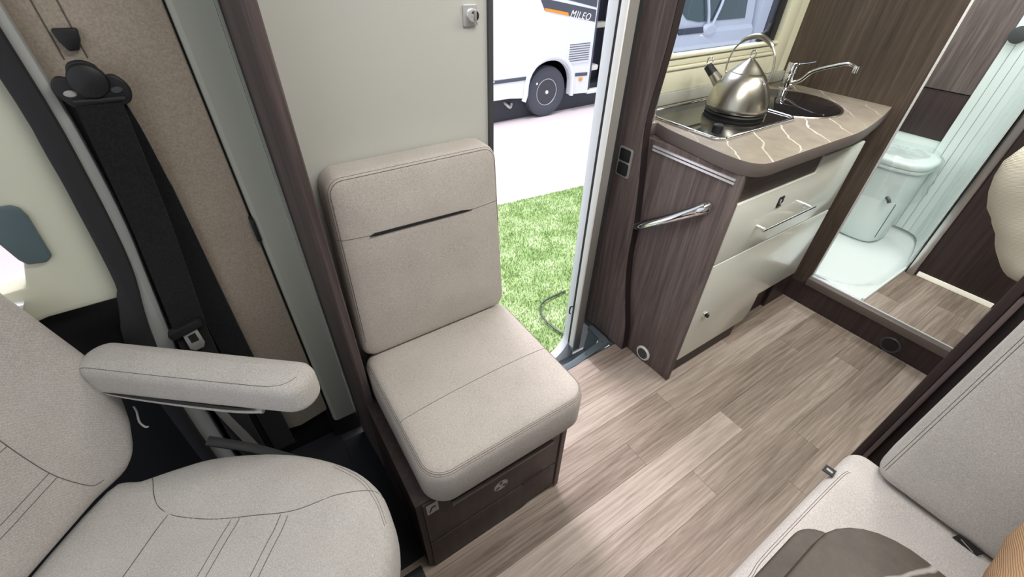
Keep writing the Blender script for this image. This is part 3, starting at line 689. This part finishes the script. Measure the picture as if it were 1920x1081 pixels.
# back walls of the washroom
wb = tag(box('wall_back', (3.1, .30, .0), (3.14, 1.09, .645), 'white_plastic'), kind='structure')
box('upper_panel', (3.09, .30, .872), (3.14, 1.09, 2.0), 'wood', wb, .002)
box('middle_panel', (3.095, .30, .645), (3.14, 1.09, .868), 'wood_deep', wb, .002)
tag(box('wall_shower', (2.209, 1.075, .16), (3.1, 1.089, 2.0), 'white_plastic'), kind='structure')
# dark cupboard wall, rail and tambour
cw = tag(box('wall_wardrobe', (2.648, -.5, .156), (3.0, .300, 2.0), 'wood_deep'), kind='structure')
box('light_strip', (2.641, .0, .158), (2.648, .292, .182), 'strip', cw, .002)
rl = thing('tambour_rail', 'silver upright rail at the edge of the white roller door', 'rail', (2.65, .32, .156))
box('rail_profile', (2.628, .301, .156), (2.66, .332, 2.0), 'alu', rl, .003); box('rail_groove', (2.634, .333, .156), (2.646, .337, 2.0), 'black', rl)
td = thing('tambour_door', 'white ribbed roller door curving round the shower', 'roller door', (2.85, .4, .17))
path = catmull([(2.650, .346, 0), (2.75, .362, 0), (2.87, .387, 0), (3.0, .422, 0), (3.06, .475, 0), (3.085, .60, 0)], 8)
# resample evenly in slats
L_ = [0]
for a, b in zip(path[:-1], path[1:]): L_.append(L_[-1]+(b-a).length)
def at_len(s_):
    for i in range(len(L_)-1):
        if L_[i+1] >= s_: return path[i].lerp(path[i+1], (s_-L_[i])/(L_[i+1]-L_[i]))
    return path[-1]
ns = 15; step_ = L_[-1]/ns; slat_me = None
sp_ = prism('slat', [(-step_/2+.0012, .003), (-step_/2+.0012, -.003), (-step_/2+.003, -.0045), (step_/2-.003, -.0045), (step_/2-.0012, -.003), (step_/2-.0012, .003)], 'z', .175, 2.0, 'white_plastic')
slat_me = sp_.data; bpy.data.objects.remove(sp_)
for i in range(ns):
    a, b = at_len(i*step_), at_len((i+1)*step_); c = (a+b)/2; d = b-a
    o = bpy.data.objects.new('slat', slat_me); link(o, td)
    o.location = (c.x, c.y, 0); o.rotation_euler = (0, 0, math.atan2(d.y, d.x) + pi)
lathe('door_knob', [(.034, 0), (.034, -.004), (.024, -.007), (0, -.007)], (3.062, .570, 1.135), 'dark_grey', td, 28, 'x')
# toilet
tl = thing('toilet', 'white cassette toilet with rounded lid behind the shower tray', 'toilet', (2.93, .70, .13))
def tout(s_, cx=2.955, cy=.70, sx=.155, sy=.165):
    P = []
    for i in range(40):
        a = 2*pi*i/40; c_, s2 = cos(a), sin(a); e = 2/3.0
        P.append((cx+sx*s_*math.copysign(abs(c_)**e, c_), cy+sy*s_*math.copysign(abs(s2)**e, s2)))
    return P
pillow('pedestal', tout(.92), [(.03, .112), (.012, .13), (.004, .30), (0, .42), (0, .52), (.004, .528)], 'white_plastic', tl)
pillow('seat_ring', tout(1.0), [(.006, .530), (0, .535), (0, .545), (.006, .550)], 'white_plastic', tl)
pillow('lid', tout(1.02), [(.004, .552), (0, .556), (0, .572), (.004, .580), (.012, .585)], 'white_plastic', tl, lambda x, y, k: .012*k)
lv = tube('flush_lever', catmull([(2.80, .61, .40), (2.79, .60, .40), (2.785, .585, .385)], 4), .009, 'dark_grey', tl, 8)
box('hatch_line', (2.806, .56, .18), (2.811, .563, .38), 'dark_grey', tl)
# wrinkled protective film
V = []; F = []; nn = 34; mm = 12
for j in range(mm+1):
    for i in range(nn+1):
        a = 2*pi*i/nn; k = j/mm
        if k < .45: rr, z = .165*(k/.45), .606
        else: rr, z = .168+.02*(k-.45), .604-.22*((k-.45)/.55)
        nz = noise.noise(Vector((cos(a)*6, sin(a)*6, k*11)))
        rr += .012*nz+.006; z += .010*noise.noise(Vector((cos(a)*9*k, sin(a)*9*k, 3)))
        V.append((2.955+rr*cos(a), .70+rr*sin(a)*1.06, z))
for j in range(mm):
    for i in range(nn): a = j*(nn+1)+i; F.append((a, a+1, a+nn+2, a+nn+1))
tag(mesh('plastic_film', V, F, 'film', None, smooth=True), 'crumpled clear plastic film wrapped over the toilet lid', 'plastic film')

# ================================================================== SOFA BENCH RIGHT
bn = thing('dinette_bench', 'light grey dinette bench with tall backrest in the lower right', 'bench', (.8, -.5, 0))
box('bench_box', (.50, -1.15, .0), (1.02, -.04, .342), 'wood_deep', bn, .003)
bs = rbox('seat_cushion', (.62, 1.16, .14), .034, 'fabric_cab', bn, 14, lambda q: Vector((q.x+.71, q.y-.577, q.z+.415)), .010)
D = (0, 0, -1)
for ins in (.014, .018): seam(bs, [(.42, .002-ins, .5), (.50, -.001-ins, .5), (.55, .003-ins-.006, .5), (.60, .002-ins, .5), (.75, .002-ins, .5), (.90, .0-ins, .5), (.93, -.004-ins, .5)], D, bs, .0009)
def bk(q):
    h_ = q.y+.35   # height above bottom
    return Vector((1.018 - q.z + h_*.14, q.x-.625, .487+h_))
bb = rbox('backrest_cushion', (1.16, .70, .125), .034, 'fabric_cab', bn, 14, bk, .010)
for ins in (.016, .021): seam(bb, [(.98+.14*t_, -.045-ins+.004, .487+.03+t_) for t_ in (0, .15, .3, .45, .6)], (1, 0, -.14), bb, .0009)
tb = prism('brand_tag', [(.886, .0165), (.908, .0175), (.911, -.004), (.889, -.006)], 'z', .474, .4765, 'rubber', bn)
tb.data.transform(Matrix.Translation((0, 0, .004)))
box('tag_print', (.895, -.001, .4807), (.901, .012, .4812), 'label_grey', tb)
t3 = prism('brand_tag', [(-.205, .505), (-.245, .501), (-.243, .485), (-.203, .489)], 'x', .955, .957, 'black', bn)
tube('tag_print', [(.9545, -.212, .499), (.9545, -.236, .490)], .001, 'label_grey', t3, 5)
ptn = tag(box('wall_partition', (1.24, -1.35, .0), (1.27, -.004, 2.0), 'wood_deep'), kind='structure')
box('edge_board', (1.215, -.021, .0), (1.24, -.002, 2.0), 'wood_deep', ptn, .003)
box('ledge', (1.205, -.032, .0), (1.239, -.0215, .872), 'wood', ptn, .002)

# table
tb_ = thing('dinette_table', 'dark marbled table top with rounded end at the lower right', 'table', (.2, -.4, 0))
def round_end(x1, y0, y1, r, x0=-.45, rb=None):
    rb = rb or r; P = [(x0, y0)]
    for i in range(9): a = R(-90+90*i/8); P.append((x1-rb+rb*cos(a), y0+rb+rb*sin(a)))
    for i in range(9): a = R(90*i/8); P.append((x1-r+r*cos(a), y1-r+r*sin(a)))
    P.append((x0, y1)); return P
tA = prism('lower_leaf', round_end(.590, -.62, -.018, .05), 'z', .665, .69, 'table', tb_, bevel=.004)
tB = prism('upper_leaf', round_end(.625, -.70, -.040, .10), 'z', .715, .74, 'table', tb_, bevel=.004)
box('swivel_plate', (-.1, -.45, .691), (.2, -.15, .714), 'dark_grey', tb_)
lathe('table_leg', [(.16, .0), (.16, .012), (.04, .03), (.035, .60), (.12, .664)], (.12, -.35, .001), 'alu', tb_, 24)

# ================================================================== CAB SEAT (swivelled)
dv = Vector((.76, -.65, 0)); sv = Vector((.65, .76, 0))
def CS(d, s, z): return dv*d + sv*s + Vector((0, 0, z))
cs = thing('cab_seat', 'swivelled cab seat in light grey fabric with one armrest showing', 'seat', tuple(CS(-.5, .2, 0)))
so = [(-.88, .09), (-.84, .05), (-.76, -.01), (-.70, -.038), (-.60, -.062), (-.5, -.068), (-.40, -.058), (-.32, -.015), (-.262, .05), (-.238, .12), (-.232, .20), (-.238, .27), (-.252, .325), (-.285, .38), (-.33, .424), (-.40, .454), (-.50, .468), (-.60, .462), (-.70, .438), (-.76, .408), (-.82, .37), (-.88, .33)]
sp3 = [(p.x, p.y) for p in catmull([(a, b, 0) for a, b in so], 4, True)]
def seat_top(d, s, k):
    u = abs(s-.2)/.26; m_ = math.exp(-((u-.40)/.10)**2)
    return .012*min(1, k*1.5) + .010*max(0, min(1, (u-.42)/.2))*min(1, k*3) - .004*m_*min(1, k*3)
cc_ = pillow('seat_cushion', sp3, [(.02, .35), (.004, .365), (0, .40), (0, .455), (.004, .475), (.013, .490), (.027, .498)], 'fabric_cab', cs, seat_top, xf=lambda v: CS(v.x, v.y, v.z))
def cseam(P, r=.0011): seam(cc_, [CS(d, s, .6) for d, s in P], (0, 0, -1), cc_, r)
half = [(-.81, .372), (-.785, .358), (-.74, .316), (-.70, .300), (-.66, .297), (-.60, .302), (-.53, .317), (-.45, .337), (-.38, .379), (-.33, .401), (-.285, .408)]
cseam(half); cseam([(d, .4-s_) for d, s_ in half])
for dd in (-.699, -.571, -.556, -.479, -.464):
    e_ = .300 if dd < -.6 else (.309 if dd < -.55 else .325)
    cseam([(dd, e_), (dd+.003, .2), (dd, .4-e_)], .0013 if dd < -.69 else .0010)
for q in (0, .007): cseam([(-.43, .448-q), (-.36, .425-q), (-.31, .388-q), (-.275, .345-q)], .0008)
# backrest: half-width grows with height
def bk_df(q):
    h_ = q.y+.36
    wdt = (.168 + (.285-.168)*min(1, max(0, h_/.17))**.62) if h_ < .17 else .285-.03*max(0, (h_-.17))/.5
    wdt += .012*min(1, h_/.08) if h_ > 0 else 0
    u = q.x/.28
    thick = q.z + .022*(max(0, abs(u)-.55)**1.2)*(1 if q.z > 0 else 0)*2
    return CS(-.915 + thick - .268*h_, .20 + u*wdt, .49+h_)
cbk = rbox('backrest', (.56, .72, .13), .045, 'fabric_cab', cs, 18, bk_df, .006)
def bseam(P, r=.0011): seam(cbk, [CS(-.70-.268*(z-.49), s, z) for s, z in P], tuple(-dv), cbk, r)
bseam([(.335, .528), (.317, .54), (.302, .60), (.30, .66), (.304, .74), (.31, .85), (.31, 1.0)])
for z in (.616, .60): bseam([(.301, z), (.25, z-.002), (.2, z-.004), (.1, z-.002)], .001)
for z in (.70, .715): bseam([(.302, z), (.2, z), (.1, z)], .001)
def arm_xf(v):
    return CS(v.x, v.y, v.z)
ao_ = rrect(-.925, .447, -.438, .533, .041, 8)
def arm_pillow():
    o = pillow('armrest', ao_, [(.016, .656), (.006, .660), (.001, .668), (0, .68), (0, .716), (.003, .728), (.010, .736), (.020, .739)], 'fabric_cab', cs, lambda x, y, k: .004*k)
    for v in o.data.vertices:
        d_ = v.co.x; low = max(0, (.70-v.co.z)/.045)
        if d_ > -.56 and low > 0: v.co.z += low*.010*min(1, (d_+.56)/.05)
        v.co.z -= .006*max(0, -(d_+.80)/.1)
        v.co = CS(v.co.x, v.co.y, v.co.z)
    return o
ar = arm_pillow()
seam(ar, [CS(-.90, .456, .9), CS(-.7, .456, .9), CS(-.53, .457, .9), CS(-.50, .459, .9), CS(-.475, .467, .9), CS(-.462, .485, .9)], (0, 0, -1), ar, .0009)
tube('armrest_frame', catmull([CS(-.89, .456, .653), CS(-.80, .452, .652), CS(-.62, .451, .652), CS(-.54, .455, .658)], 6), .0055, 'fabric_cab', cs, 8)
tube('armrest_gap', catmull([CS(-.88, .449, .663), CS(-.80, .4475, .663), CS(-.62, .4475, .663), CS(-.55, .449, .666)], 6), lambda t_: .0042*sin(pi*(.1+.85*t_)), 'black', cs, 8)
box('swivel_base', (-.48, .22, .005), (-.02, .66, .24), 'black', cs, .01)
pillow('seat_pan', [(p[0]*.98-.01, (p[1]-.2)*.94+.2) for p in sp3], [(.08, .22), (.03, .26), (.01, .34), (.01, .352)], 'black', cs, xf=lambda v: CS(v.x, v.y, v.z))
tube('recline_lever', catmull([CS(-.80, .50, .42), CS(-.70, .52, .37), CS(-.58, .52, .33)], 6), .013, 'dark_grey', cs, 10, flat=.6)
tube('loose_thread', catmull([(-.352, .905, .605), (-.348, .890, .602), (-.345, .862, .598), (-.336, .843, .597), (-.330, .838, .598)], 5), .002, 'label_grey', cs, 6)
sb_ = thing('floor_bracket', 'small black bracket with a round hole on the floor by the side seat', 'bracket', (.04, .47, 0))
box('bracket_plate', (.0, .44, .0005), (.065, .51, .012), 'black', sb_, .003)
tube('bracket_eye', [(.025+.009*cos(a), .485+.009*sin(a), .016) for a in [2*pi*i/16 for i in range(16)]], .002, 'label_grey', sb_, 6, True)

# ================================================================== PEOPLE
def skin_body(name, joints, edges, mt, parent, sub=2):
    me = bpy.data.meshes.new(name); me.from_pydata([j[0] for j in joints], edges, [])
    o = bpy.data.objects.new(name, me); link(o, parent); me.materials.append(M[mt])
    md = o.modifiers.new('skin', 'SKIN'); md.use_smooth_shade = True
    for i, j in enumerate(joints):
        r = j[1]; me.skin_vertices[0].data[i].radius = (r, r) if not isinstance(r, tuple) else r
    me.skin_vertices[0].data[0].use_root = True
    s = o.modifiers.new('sub', 'SUBSURF'); s.levels = sub; s.render_levels = sub
    return o
def seated_person(label, org, flip, top_mt, sleeve, loc_z=.5, elbow=None, wrist=None, shoulder=None):
    """sits at org facing -X; right arm (towards +Y) given by world points"""
    ox, oy = org; z = loc_z
    P = thing('person', label, 'person', (ox, oy, 0))
    w_ = lambda x, y, zz: (ox+x, oy+y, zz)
    sh = shoulder or w_(.0, .19, z+.56)
    # body: torso, neck, legs (one continuous surface)
    J = [(w_(0, 0, z+.10), .145), (w_(.01, 0, z+.30), .13), (w_(.01, 0, z+.48), .14), (w_(.0, 0, z+.60), .065), (w_(-.01, 0, z+.66), .055),
         (w_(-.10, .10, z+.09), .09), (w_(-.36, .12, z+.09), .065), (w_(-.40, .12, .10), .045), (w_(-.50, .12, .045), .04),
         (w_(-.10, -.10, z+.09), .09), (w_(-.36, -.12, z+.09), .065), (w_(-.40, -.12, .10), .045), (w_(-.50, -.12, .045), .04)]
    E_ = [(0, 1), (1, 2), (2, 3), (3, 4), (0, 5), (5, 6), (6, 7), (7, 8), (0, 9), (9, 10), (10, 11), (11, 12)]
    skin_body('trousers', [(p, r) for p, r in (J[0], J[5], J[6], J[7], J[8], J[9], J[10], J[11], J[12])], [(0, 1), (1, 2), (2, 3), (3, 4), (0, 5), (5, 6), (6, 7), (7, 8)], 'denim', P)
    lw = w_(-.30, -.20, z+.30); le = w_(-.03, -.27, z+.27); ls = w_(.0, -.19, z+.54)
    bd_ = [(w_(0, 0, z+.12), .15), (w_(.01, 0, z+.30), .135), (w_(.01, 0, z+.47), .14), (w_(.0, 0, z+.575), .07),
           (sh, .08), (elbow, sleeve), (Vector(elbow).lerp(Vector(wrist), .5), sleeve*.68), (wrist, sleeve*.52),
           (ls, .065), (le, .055), (lw, .042)]
    top = skin_body('sweater', bd_, [(0, 1), (1, 2), (2, 3), (2, 4), (4, 5), (5, 6), (6, 7), (2, 8), (8, 9), (9, 10)], top_mt, P)
    tx_ = bpy.data.textures.new('folds', 'CLOUDS'); tx_.noise_scale = .07
    dm = top.modifiers.new('folds', 'DISPLACE'); dm.texture = tx_; dm.strength = .022; dm.mid_level = .5; dm.texture_coords = 'LOCAL'
    hd = [(w_(.0, 0, z+.56), .055), (w_(-.005, 0, z+.64), .055), (w_(-.015, 0, z+.71), .082), (w_(-.015, 0, z+.78), .088), (w_(-.01, 0, z+.83), .06)]
    h_ = skin_body('head', hd, [(0, 1), (1, 2), (2, 3), (3, 4)], 'skin', P)
    hc = Vector(w_(-.01, 0, z+.76))
    lathe('nose', [(.014, 0), (.010, .012), (.004, .02), (0, .022)][::-1], hc+Vector((-.105, 0, -.02)), 'skin', h_, 12, 'x')
    for s2 in (1, -1):
        lathe('eye', [(0, -.011), (.008, -.008), (.011, 0), (.008, .008), (0, .011)], hc+Vector((-.078, s2*.03, .0)), 'text_white', h_, 12)
        lathe('ear', [(0, -.03), (.012, -.02), (.014, 0), (.010, .02), (0, .028)], hc+Vector((.005, s2*.088, -.01)), 'skin', h_, 12)
    tube('mouth', [hc+Vector((-.086, .022, -.055)), hc+Vector((-.094, 0, -.056)), hc+Vector((-.086, -.022, -.055))], .004, 'corduroy', h_, 8)
    lathe('hair', [(.06, -.10), (.100, -.06), (.108, 0), (.10, .05), (.07, .09), (.03, .107), (0, .11)], hc+Vector((.018, 0, .015)), 'hair', P, 28)
    # hands: palm and five fingers each
    for wr_, el_, sg in ((Vector(wrist), Vector(elbow), 1), (Vector(lw), Vector(le), -1)):
        d = (wr_-el_).normalized(); sd = d.cross(Vector((0, 0, 1))).normalized(); up = sd.cross(d)
        pj_ = [(wr_-d*.03, .028), (wr_+d*.03, (.034, .02)), (wr_+d*.075, (.038, .017))]; ed = [(0, 1), (1, 2)]
        hand = skin_body('hand', pj_, ed, 'skin', P, 1)
        for k, (off, ln) in enumerate(((-.030, .062), (-.010, .075), (.010, .070), (.030, .055))):
            b0 = wr_+d*.07+sd*off
            tube('finger', catmull([b0, b0+d*ln*.5-up*.004, b0+d*ln*.85-up*.018, b0+d*ln-up*.03], 4), lambda t_: .0095-.002*t_, 'skin', hand, 8)
        b0 = wr_+d*.025-sd*sg*.028
        tube('thumb', catmull([b0, b0+d*.025-sd*sg*.022-up*.004, b0+d*.055-sd*sg*.028-up*.012], 4), lambda t_: .0115-.002*t_, 'skin', hand, 8)
    return P
seated_person('person in a brown corduroy top seated on the dinette bench', (.78, -.57), 1, 'corduroy', .092, .47,
              elbow=(.88, -.285, .665), wrist=(.60, -.245, .70), shoulder=(.86, -.44, 1.0))
p2 = seated_person('person in a cream knitted sweater seated behind the dark partition', (1.92, -.30), 1, 'knit', .108, .5,
              elbow=(1.93, .178, .915), wrist=(1.90, -.03, .63), shoulder=(1.95, -.10, 1.10))
rb_ = thing('rear_bench', 'low upholstered bench behind the dark partition', 'bench', (1.95, -.45, 0))
box('bench_base', (1.72, -.75, .0), (2.15, -.12, .38), 'wood_deep', rb_, .003); rbox('bench_cushion', (.44, .64, .12), .03, 'fabric_cab', rb_, 6, lambda q: Vector((q.x+1.935, q.y-.435, q.z+.44)))

# ================================================================== OUTSIDE
GZ = -.41
hall = tag(box('floor_hall', (-6, 1.2, GZ-.05), (16, 14, GZ), 'hall'), kind='structure')
gx0, gx1 = -.2, 3.2
def gy(x): return 2.88-.10*(x-1.8)
V = [(gx0, 1.2, GZ+.001), (gx1, 1.2, GZ+.001), (gx1, gy(gx1), GZ+.001), (gx0, gy(gx0), GZ+.001)]
V += [(x, y, GZ+.008) for x, y, _ in V]; F = [(3, 2, 1, 0), (4, 5, 6, 7), (0, 1, 5, 4), (1, 2, 6, 5), (2, 3, 7, 6), (3, 0, 4, 7)]
rnd = random.random
for i in range(70000):
    x = gx0+(gx1-gx0)*rnd(); y = 1.2+(gy(x)-1.2)*rnd(); a = rnd()*6.28; l = .012+.012*rnd(); q = len(V); wd = .0022
    V += [(x-wd*cos(a), y-wd*sin(a), GZ+.008), (x+wd*cos(a), y+wd*sin(a), GZ+.008), (x+l*.7*(rnd()-.5), y+l*.7*(rnd()-.5), GZ+.008+l)]; F.append((q, q+1, q+2))
me = bpy.data.meshes.new('grass_mat'); me.from_pydata(V, [], F); me.materials.append(M['grass']); go = bpy.data.objects.new('grass_mat', me); C.objects.link(go)
tag(go, 'bright green artificial grass laid in front of the entrance', 'grass', kind='stuff')
tag(tube('ground_cable', catmull([(1.55, 1.62, GZ+.02), (1.36, 1.60, GZ+.03), (1.27, 1.52, GZ+.04), (1.26, 1.40, GZ+.03), (1.30, 1.28, GZ+.02), (1.40, 1.22, GZ+.02)], 6), .006, 'dark_grey', None, 8), 'thin grey cable looped on the grass by the doorstep', 'cable')

# neighbouring motorhome
vy = 4.65
mh = thing('motorhome', 'white motorhome with graphite stripe and open side door parked beyond the grass', 'motorhome', (3.2, 5.5, GZ))
arch = []
for i in range(17):
    a = R(180-180*i/16); arch.append((3.70+.345*cos(a), -.10+.37*(sin(a)**.75 if sin(a) > 0 else 0)))
side = [(-.5, -.085), (3.1, -.10), (3.355, -.13)] + [(x, z) for x, z in arch] + [(4.045, -.17), (4.372, -.185), (4.372, 2.4), (-.5, 2.4)]
prism('side_wall', side, 'y', vy, vy+.06, 'van', mh)
box('side_wall_rear', (4.70, vy, -.19), (5.5, vy+.06, 2.4), 'van', mh); box('side_wall_over_door', (4.372, vy, 1.9), (4.70, vy+.06, 2.4), 'van', mh)
box('door_sill', (4.372, vy-.01, -.205), (4.70, vy+.06, -.15), 'van', mh, .01)
box('roof', (-.5, vy, 2.4), (5.5, vy+2.1, 2.46), 'van', mh); box('rear_wall', (5.44, vy+.06, -.19), (5.5, vy+2.1, 2.4), 'van', mh); box('front_wall', (-.5, vy+.06, -.1), (-.44, vy+2.1, 2.4), 'van', mh)
box('far_wall', (-.5, vy+2.05, -.19), (5.5, vy+2.1, 2.4), 'van_inside', mh)
box('interior_bulkhead', (4.30, vy+.3, -.15), (4.8, vy+.34, 2.3), 'van_inside', mh)
box('underbody_shade', (-.4, vy+.14, -.405), (5.4, vy+2.0, -.12), 'underbody_shade', mh)  # dark block down to the ground, stands in for shade beneath the vehicle
dor = box('door_jamb', (4.372, vy-.005, -.15), (4.40, vy+.05, 1.9), 'van_dark', mh, .006)
box('inner_cabinet', (4.40, vy+.10, .56), (4.70, vy+.22, .62), 'grey_trim', mh, .01)
box('entry_mat', (4.43, vy+.08, .06), (4.60, vy+.2, .13), 'label_white', mh, .02)
al = [(3.70+.372*cos(R(180-180*i/16)), -.10+.40*(max(sin(R(180-180*i/16)), 0)**.75)) for i in range(17)]
P = [(3.30, vy-.012, -.16)] + [(x, vy-.012, z+.015) for x, z in al] + [(4.075, vy-.012, -.18)]
tube('wheel_arch', P, .030, 'van', mh, 8, flat=1.0, up=(0, 1, 0))
prism('skirt_stripe', [(-.5, .11), (3.33, .085), (3.33, .125), (-.5, .15)], 'y', vy-.008, vy+.002, 'van_dark', mh, bevel=.003)
box('marker_light', (2.83, vy-.014, .105), (2.87, vy-.008, .125), 'text_white', mh, .003)
prism('lower_stripe', [(4.12, .045), (4.33, .035), (4.33, .075), (4.12, .085)], 'y', vy-.008, vy+.002, 'van_dark', mh, bevel=.003)
box('side_reflector', (4.19, vy-.012, -.02), (4.25, vy-.002, .02), 'orange', mh, .006)
vt = prism('vent_frame', rrect(3.95, .205, 4.335, .455, .012), 'y', vy-.012, vy+.001, 'van', mh, bevel=.004)
for i in range(8): box('vent_slat', (3.975, vy-.0165, .232+i*.0265), (4.31, vy-.0125, .240+i*.0265), 'van_dark', vt)
# graphics: graphite band with orange tail and lettering
band = [(3.42, 1.02), (3.555, .800), (3.92, .730), (4.355, .648), (4.355, .775), (3.62, .90), (3.58, .985)]
gb = prism('graphite_band', band, 'y', vy-.003, vy+.001, 'van_dark', mh)
prism('graphite_band', [(3.60, 1.02), (3.66, .935), (4.355, .80), (4.355, 1.02)], 'y', vy-.003, vy+.001, 'van_dark', mh)
prism('orange_tail', [(3.545, .825), (3.565, .795), (3.92, .730), (3.905, .765)], 'y', vy-.005, vy-.003, 'orange', gb)
fc = bpy.data.curves.new('lettering', 'FONT'); fc.body = 'MILEO'; fc.size = .105; fc.extrude = .001; fc.shear = .3; fc.space_character = 1.15
fo = bpy.data.objects.new('lettering', fc); C.objects.link(fo); bpy.context.view_layer.update()
tme = bpy.data.meshes.new_from_object(fo); bpy.data.objects.remove(fo)
tme.transform(Matrix.Translation((3.935, vy-.0045, .722)) @ Matrix.Rotation(R(9.5), 4, 'Y') @ Matrix.Rotation(R(90), 4, 'X'))
tme.materials.clear(); tme.materials.append(M['text_white']); to = bpy.data.objects.new('lettering', tme); link(to, gb)
# wheel
wc = (3.69, vy+.02, -.105)
wh_ = lathe('tyre', [(.17, .17), (.27, .17), (.300, .14), (.305, .09), (.305, .05), (.297, .015), (.27, 0), (.20, 0), (.165, .012), (.160, .03)], wc, 'tyre', mh, 48, 'y')
lathe('rim', [(.165, .012), (.158, .018), (.15, .075), (.12, .085), (.10, .045), (.05, .03), (.045, .012), (0, .010)], wc, 'rim', wh_, 40, 'y')
for i in range(5):
    a = 2*pi*i/5+.3; lathe('wheel_bolt', [(0, -.010), (.014, -.008), (.016, .02)], (wc[0]+.062*cos(a), wc[1]+.028, wc[2]+.062*sin(a)), 'label_white', wh_, 10, 'y')
lathe('hub_cap', [(0, -.012), (.022, -.010), (.026, .02)], (wc[0], wc[1]+.012, wc[2]), 'label_white', wh_, 20, 'y')
tube('rim_lip', [(wc[0]+.158*cos(2*pi*i/36), wc[1]+.014, wc[2]+.158*sin(2*pi*i/36)) for i in range(36)], .006, 'satin', wh_, 6, True)
box('tyre_label', (3.505, vy+.016, .005), (3.53, vy+.019, .03), 'label_white', wh_)
lathe('tyre', [(.0, .17), (.27, .17), (.300, .14), (.305, .05), (.27, 0), (.0, 0)], (.3, vy+.02, -.105), 'tyre', mh, 48, 'y')
t = tube('tow_eye', catmull([(3.1, vy+.2, -.16), (3.12, vy+.12, -.2), (3.17, vy+.1, -.24), (3.2, vy+.12, -.2)], 4), .02, 'satin', mh, 8)
# second vehicle seen through the kitchen window
v2 = thing('parked_vehicle', 'pale blue vehicle front with large windscreen and wipers beyond the kitchen window', 'vehicle', (7.4, 6.2, GZ))
fp = [(4.95, -.3), (4.93, .0), (4.97, .32), (5.02, .38), (5.03, .46), (5.25, 1.6), (5.3, 2.2), (8.0, 2.2), (8.0, -.3)]
prism('body', fp, 'x', 6.2, 8.45, 'van', v2)
def wsp(u, v, o=0): # point on the raked front glass: u across, v up
    return (u, 5.03+.22*(v-.46)/1.14 - .012 - o, v)
wo = [(6.50, 1.55), (6.46, .80), (6.52, .62), (6.66, .52), (6.95, .475), (8.2, .475), (8.2, 1.55)]
Vw = [wsp(*p) for p in wo] + [wsp(p[0], p[1], -.05) for p in wo]; nw = len(wo)
mesh('windscreen', Vw, [tuple(range(nw)), tuple(range(2*nw-1, nw-1, -1))] + [(i, (i+1) % nw, nw+(i+1) % nw, nw+i) for i in range(nw)], 'windscreen', v2)
prism('scuttle', [(4.955, .33), (5.0, .325), (5.03, .40), (4.99, .41)], 'x', 6.45, 7.2, 'van_dark', v2, bevel=.01)
prism('grille_panel', [(4.93, -.05), (4.95, -.05), (4.955, .1), (4.935, .1)], 'x', 6.4, 8.2, 'van_dark', v2, bevel=.01)
tube('wiper_arm', catmull([(7.15, 4.97, .42), (7.12, 5.0, .60), (7.05, 5.05, .85), (7.0, 5.1, 1.1)], 5), .022, 'van', v2, 8)
tube('wiper_arm', catmull([(7.25, 4.97, .42), (7.42, 5.02, .66), (7.50, 5.06, .80)], 5), .022, 'van', v2, 8)
pillow('wiper_motor_cover', [(7.2+.16*cos(2*pi*i/16), .36+.10*sin(2*pi*i/16)) for i in range(16)], [(0, 0), (.01, .05), (.04, .07)], 'van', v2, xf=lambda v: Vector((v.x, 5.0-v.z, v.y)))
box('dash_seat', (7.5, 5.4, .9), (7.9, 5.8, 1.5), 'label_grey', v2, .04)
for x in (6.7, 7.9): lathe('tyre', [(0, 0), (.22, 0), (.25, .03), (.25, .16), (.22, .2), (0, .2)], (6.21 if x < 7 else 8.24, 5.6, GZ+.255), 'tyre', v2, 32, 'x')
pl_ = thing('hall_column', 'pale blue square column beside the parked vehicle front', 'column', (8.8, 5.2, GZ))
box('column_shaft', (8.60, 5.0, GZ), (9.0, 5.4, 4.5), 'van', pl_, .01); box('column_foot', (8.55, 4.95, GZ), (9.05, 5.45, GZ+.12), 'dark_grey', pl_, .01)
wbk = tag(box('wall_hall', (-6, 13.9, GZ), (16, 14, 5.5), 'wall'), kind='structure')
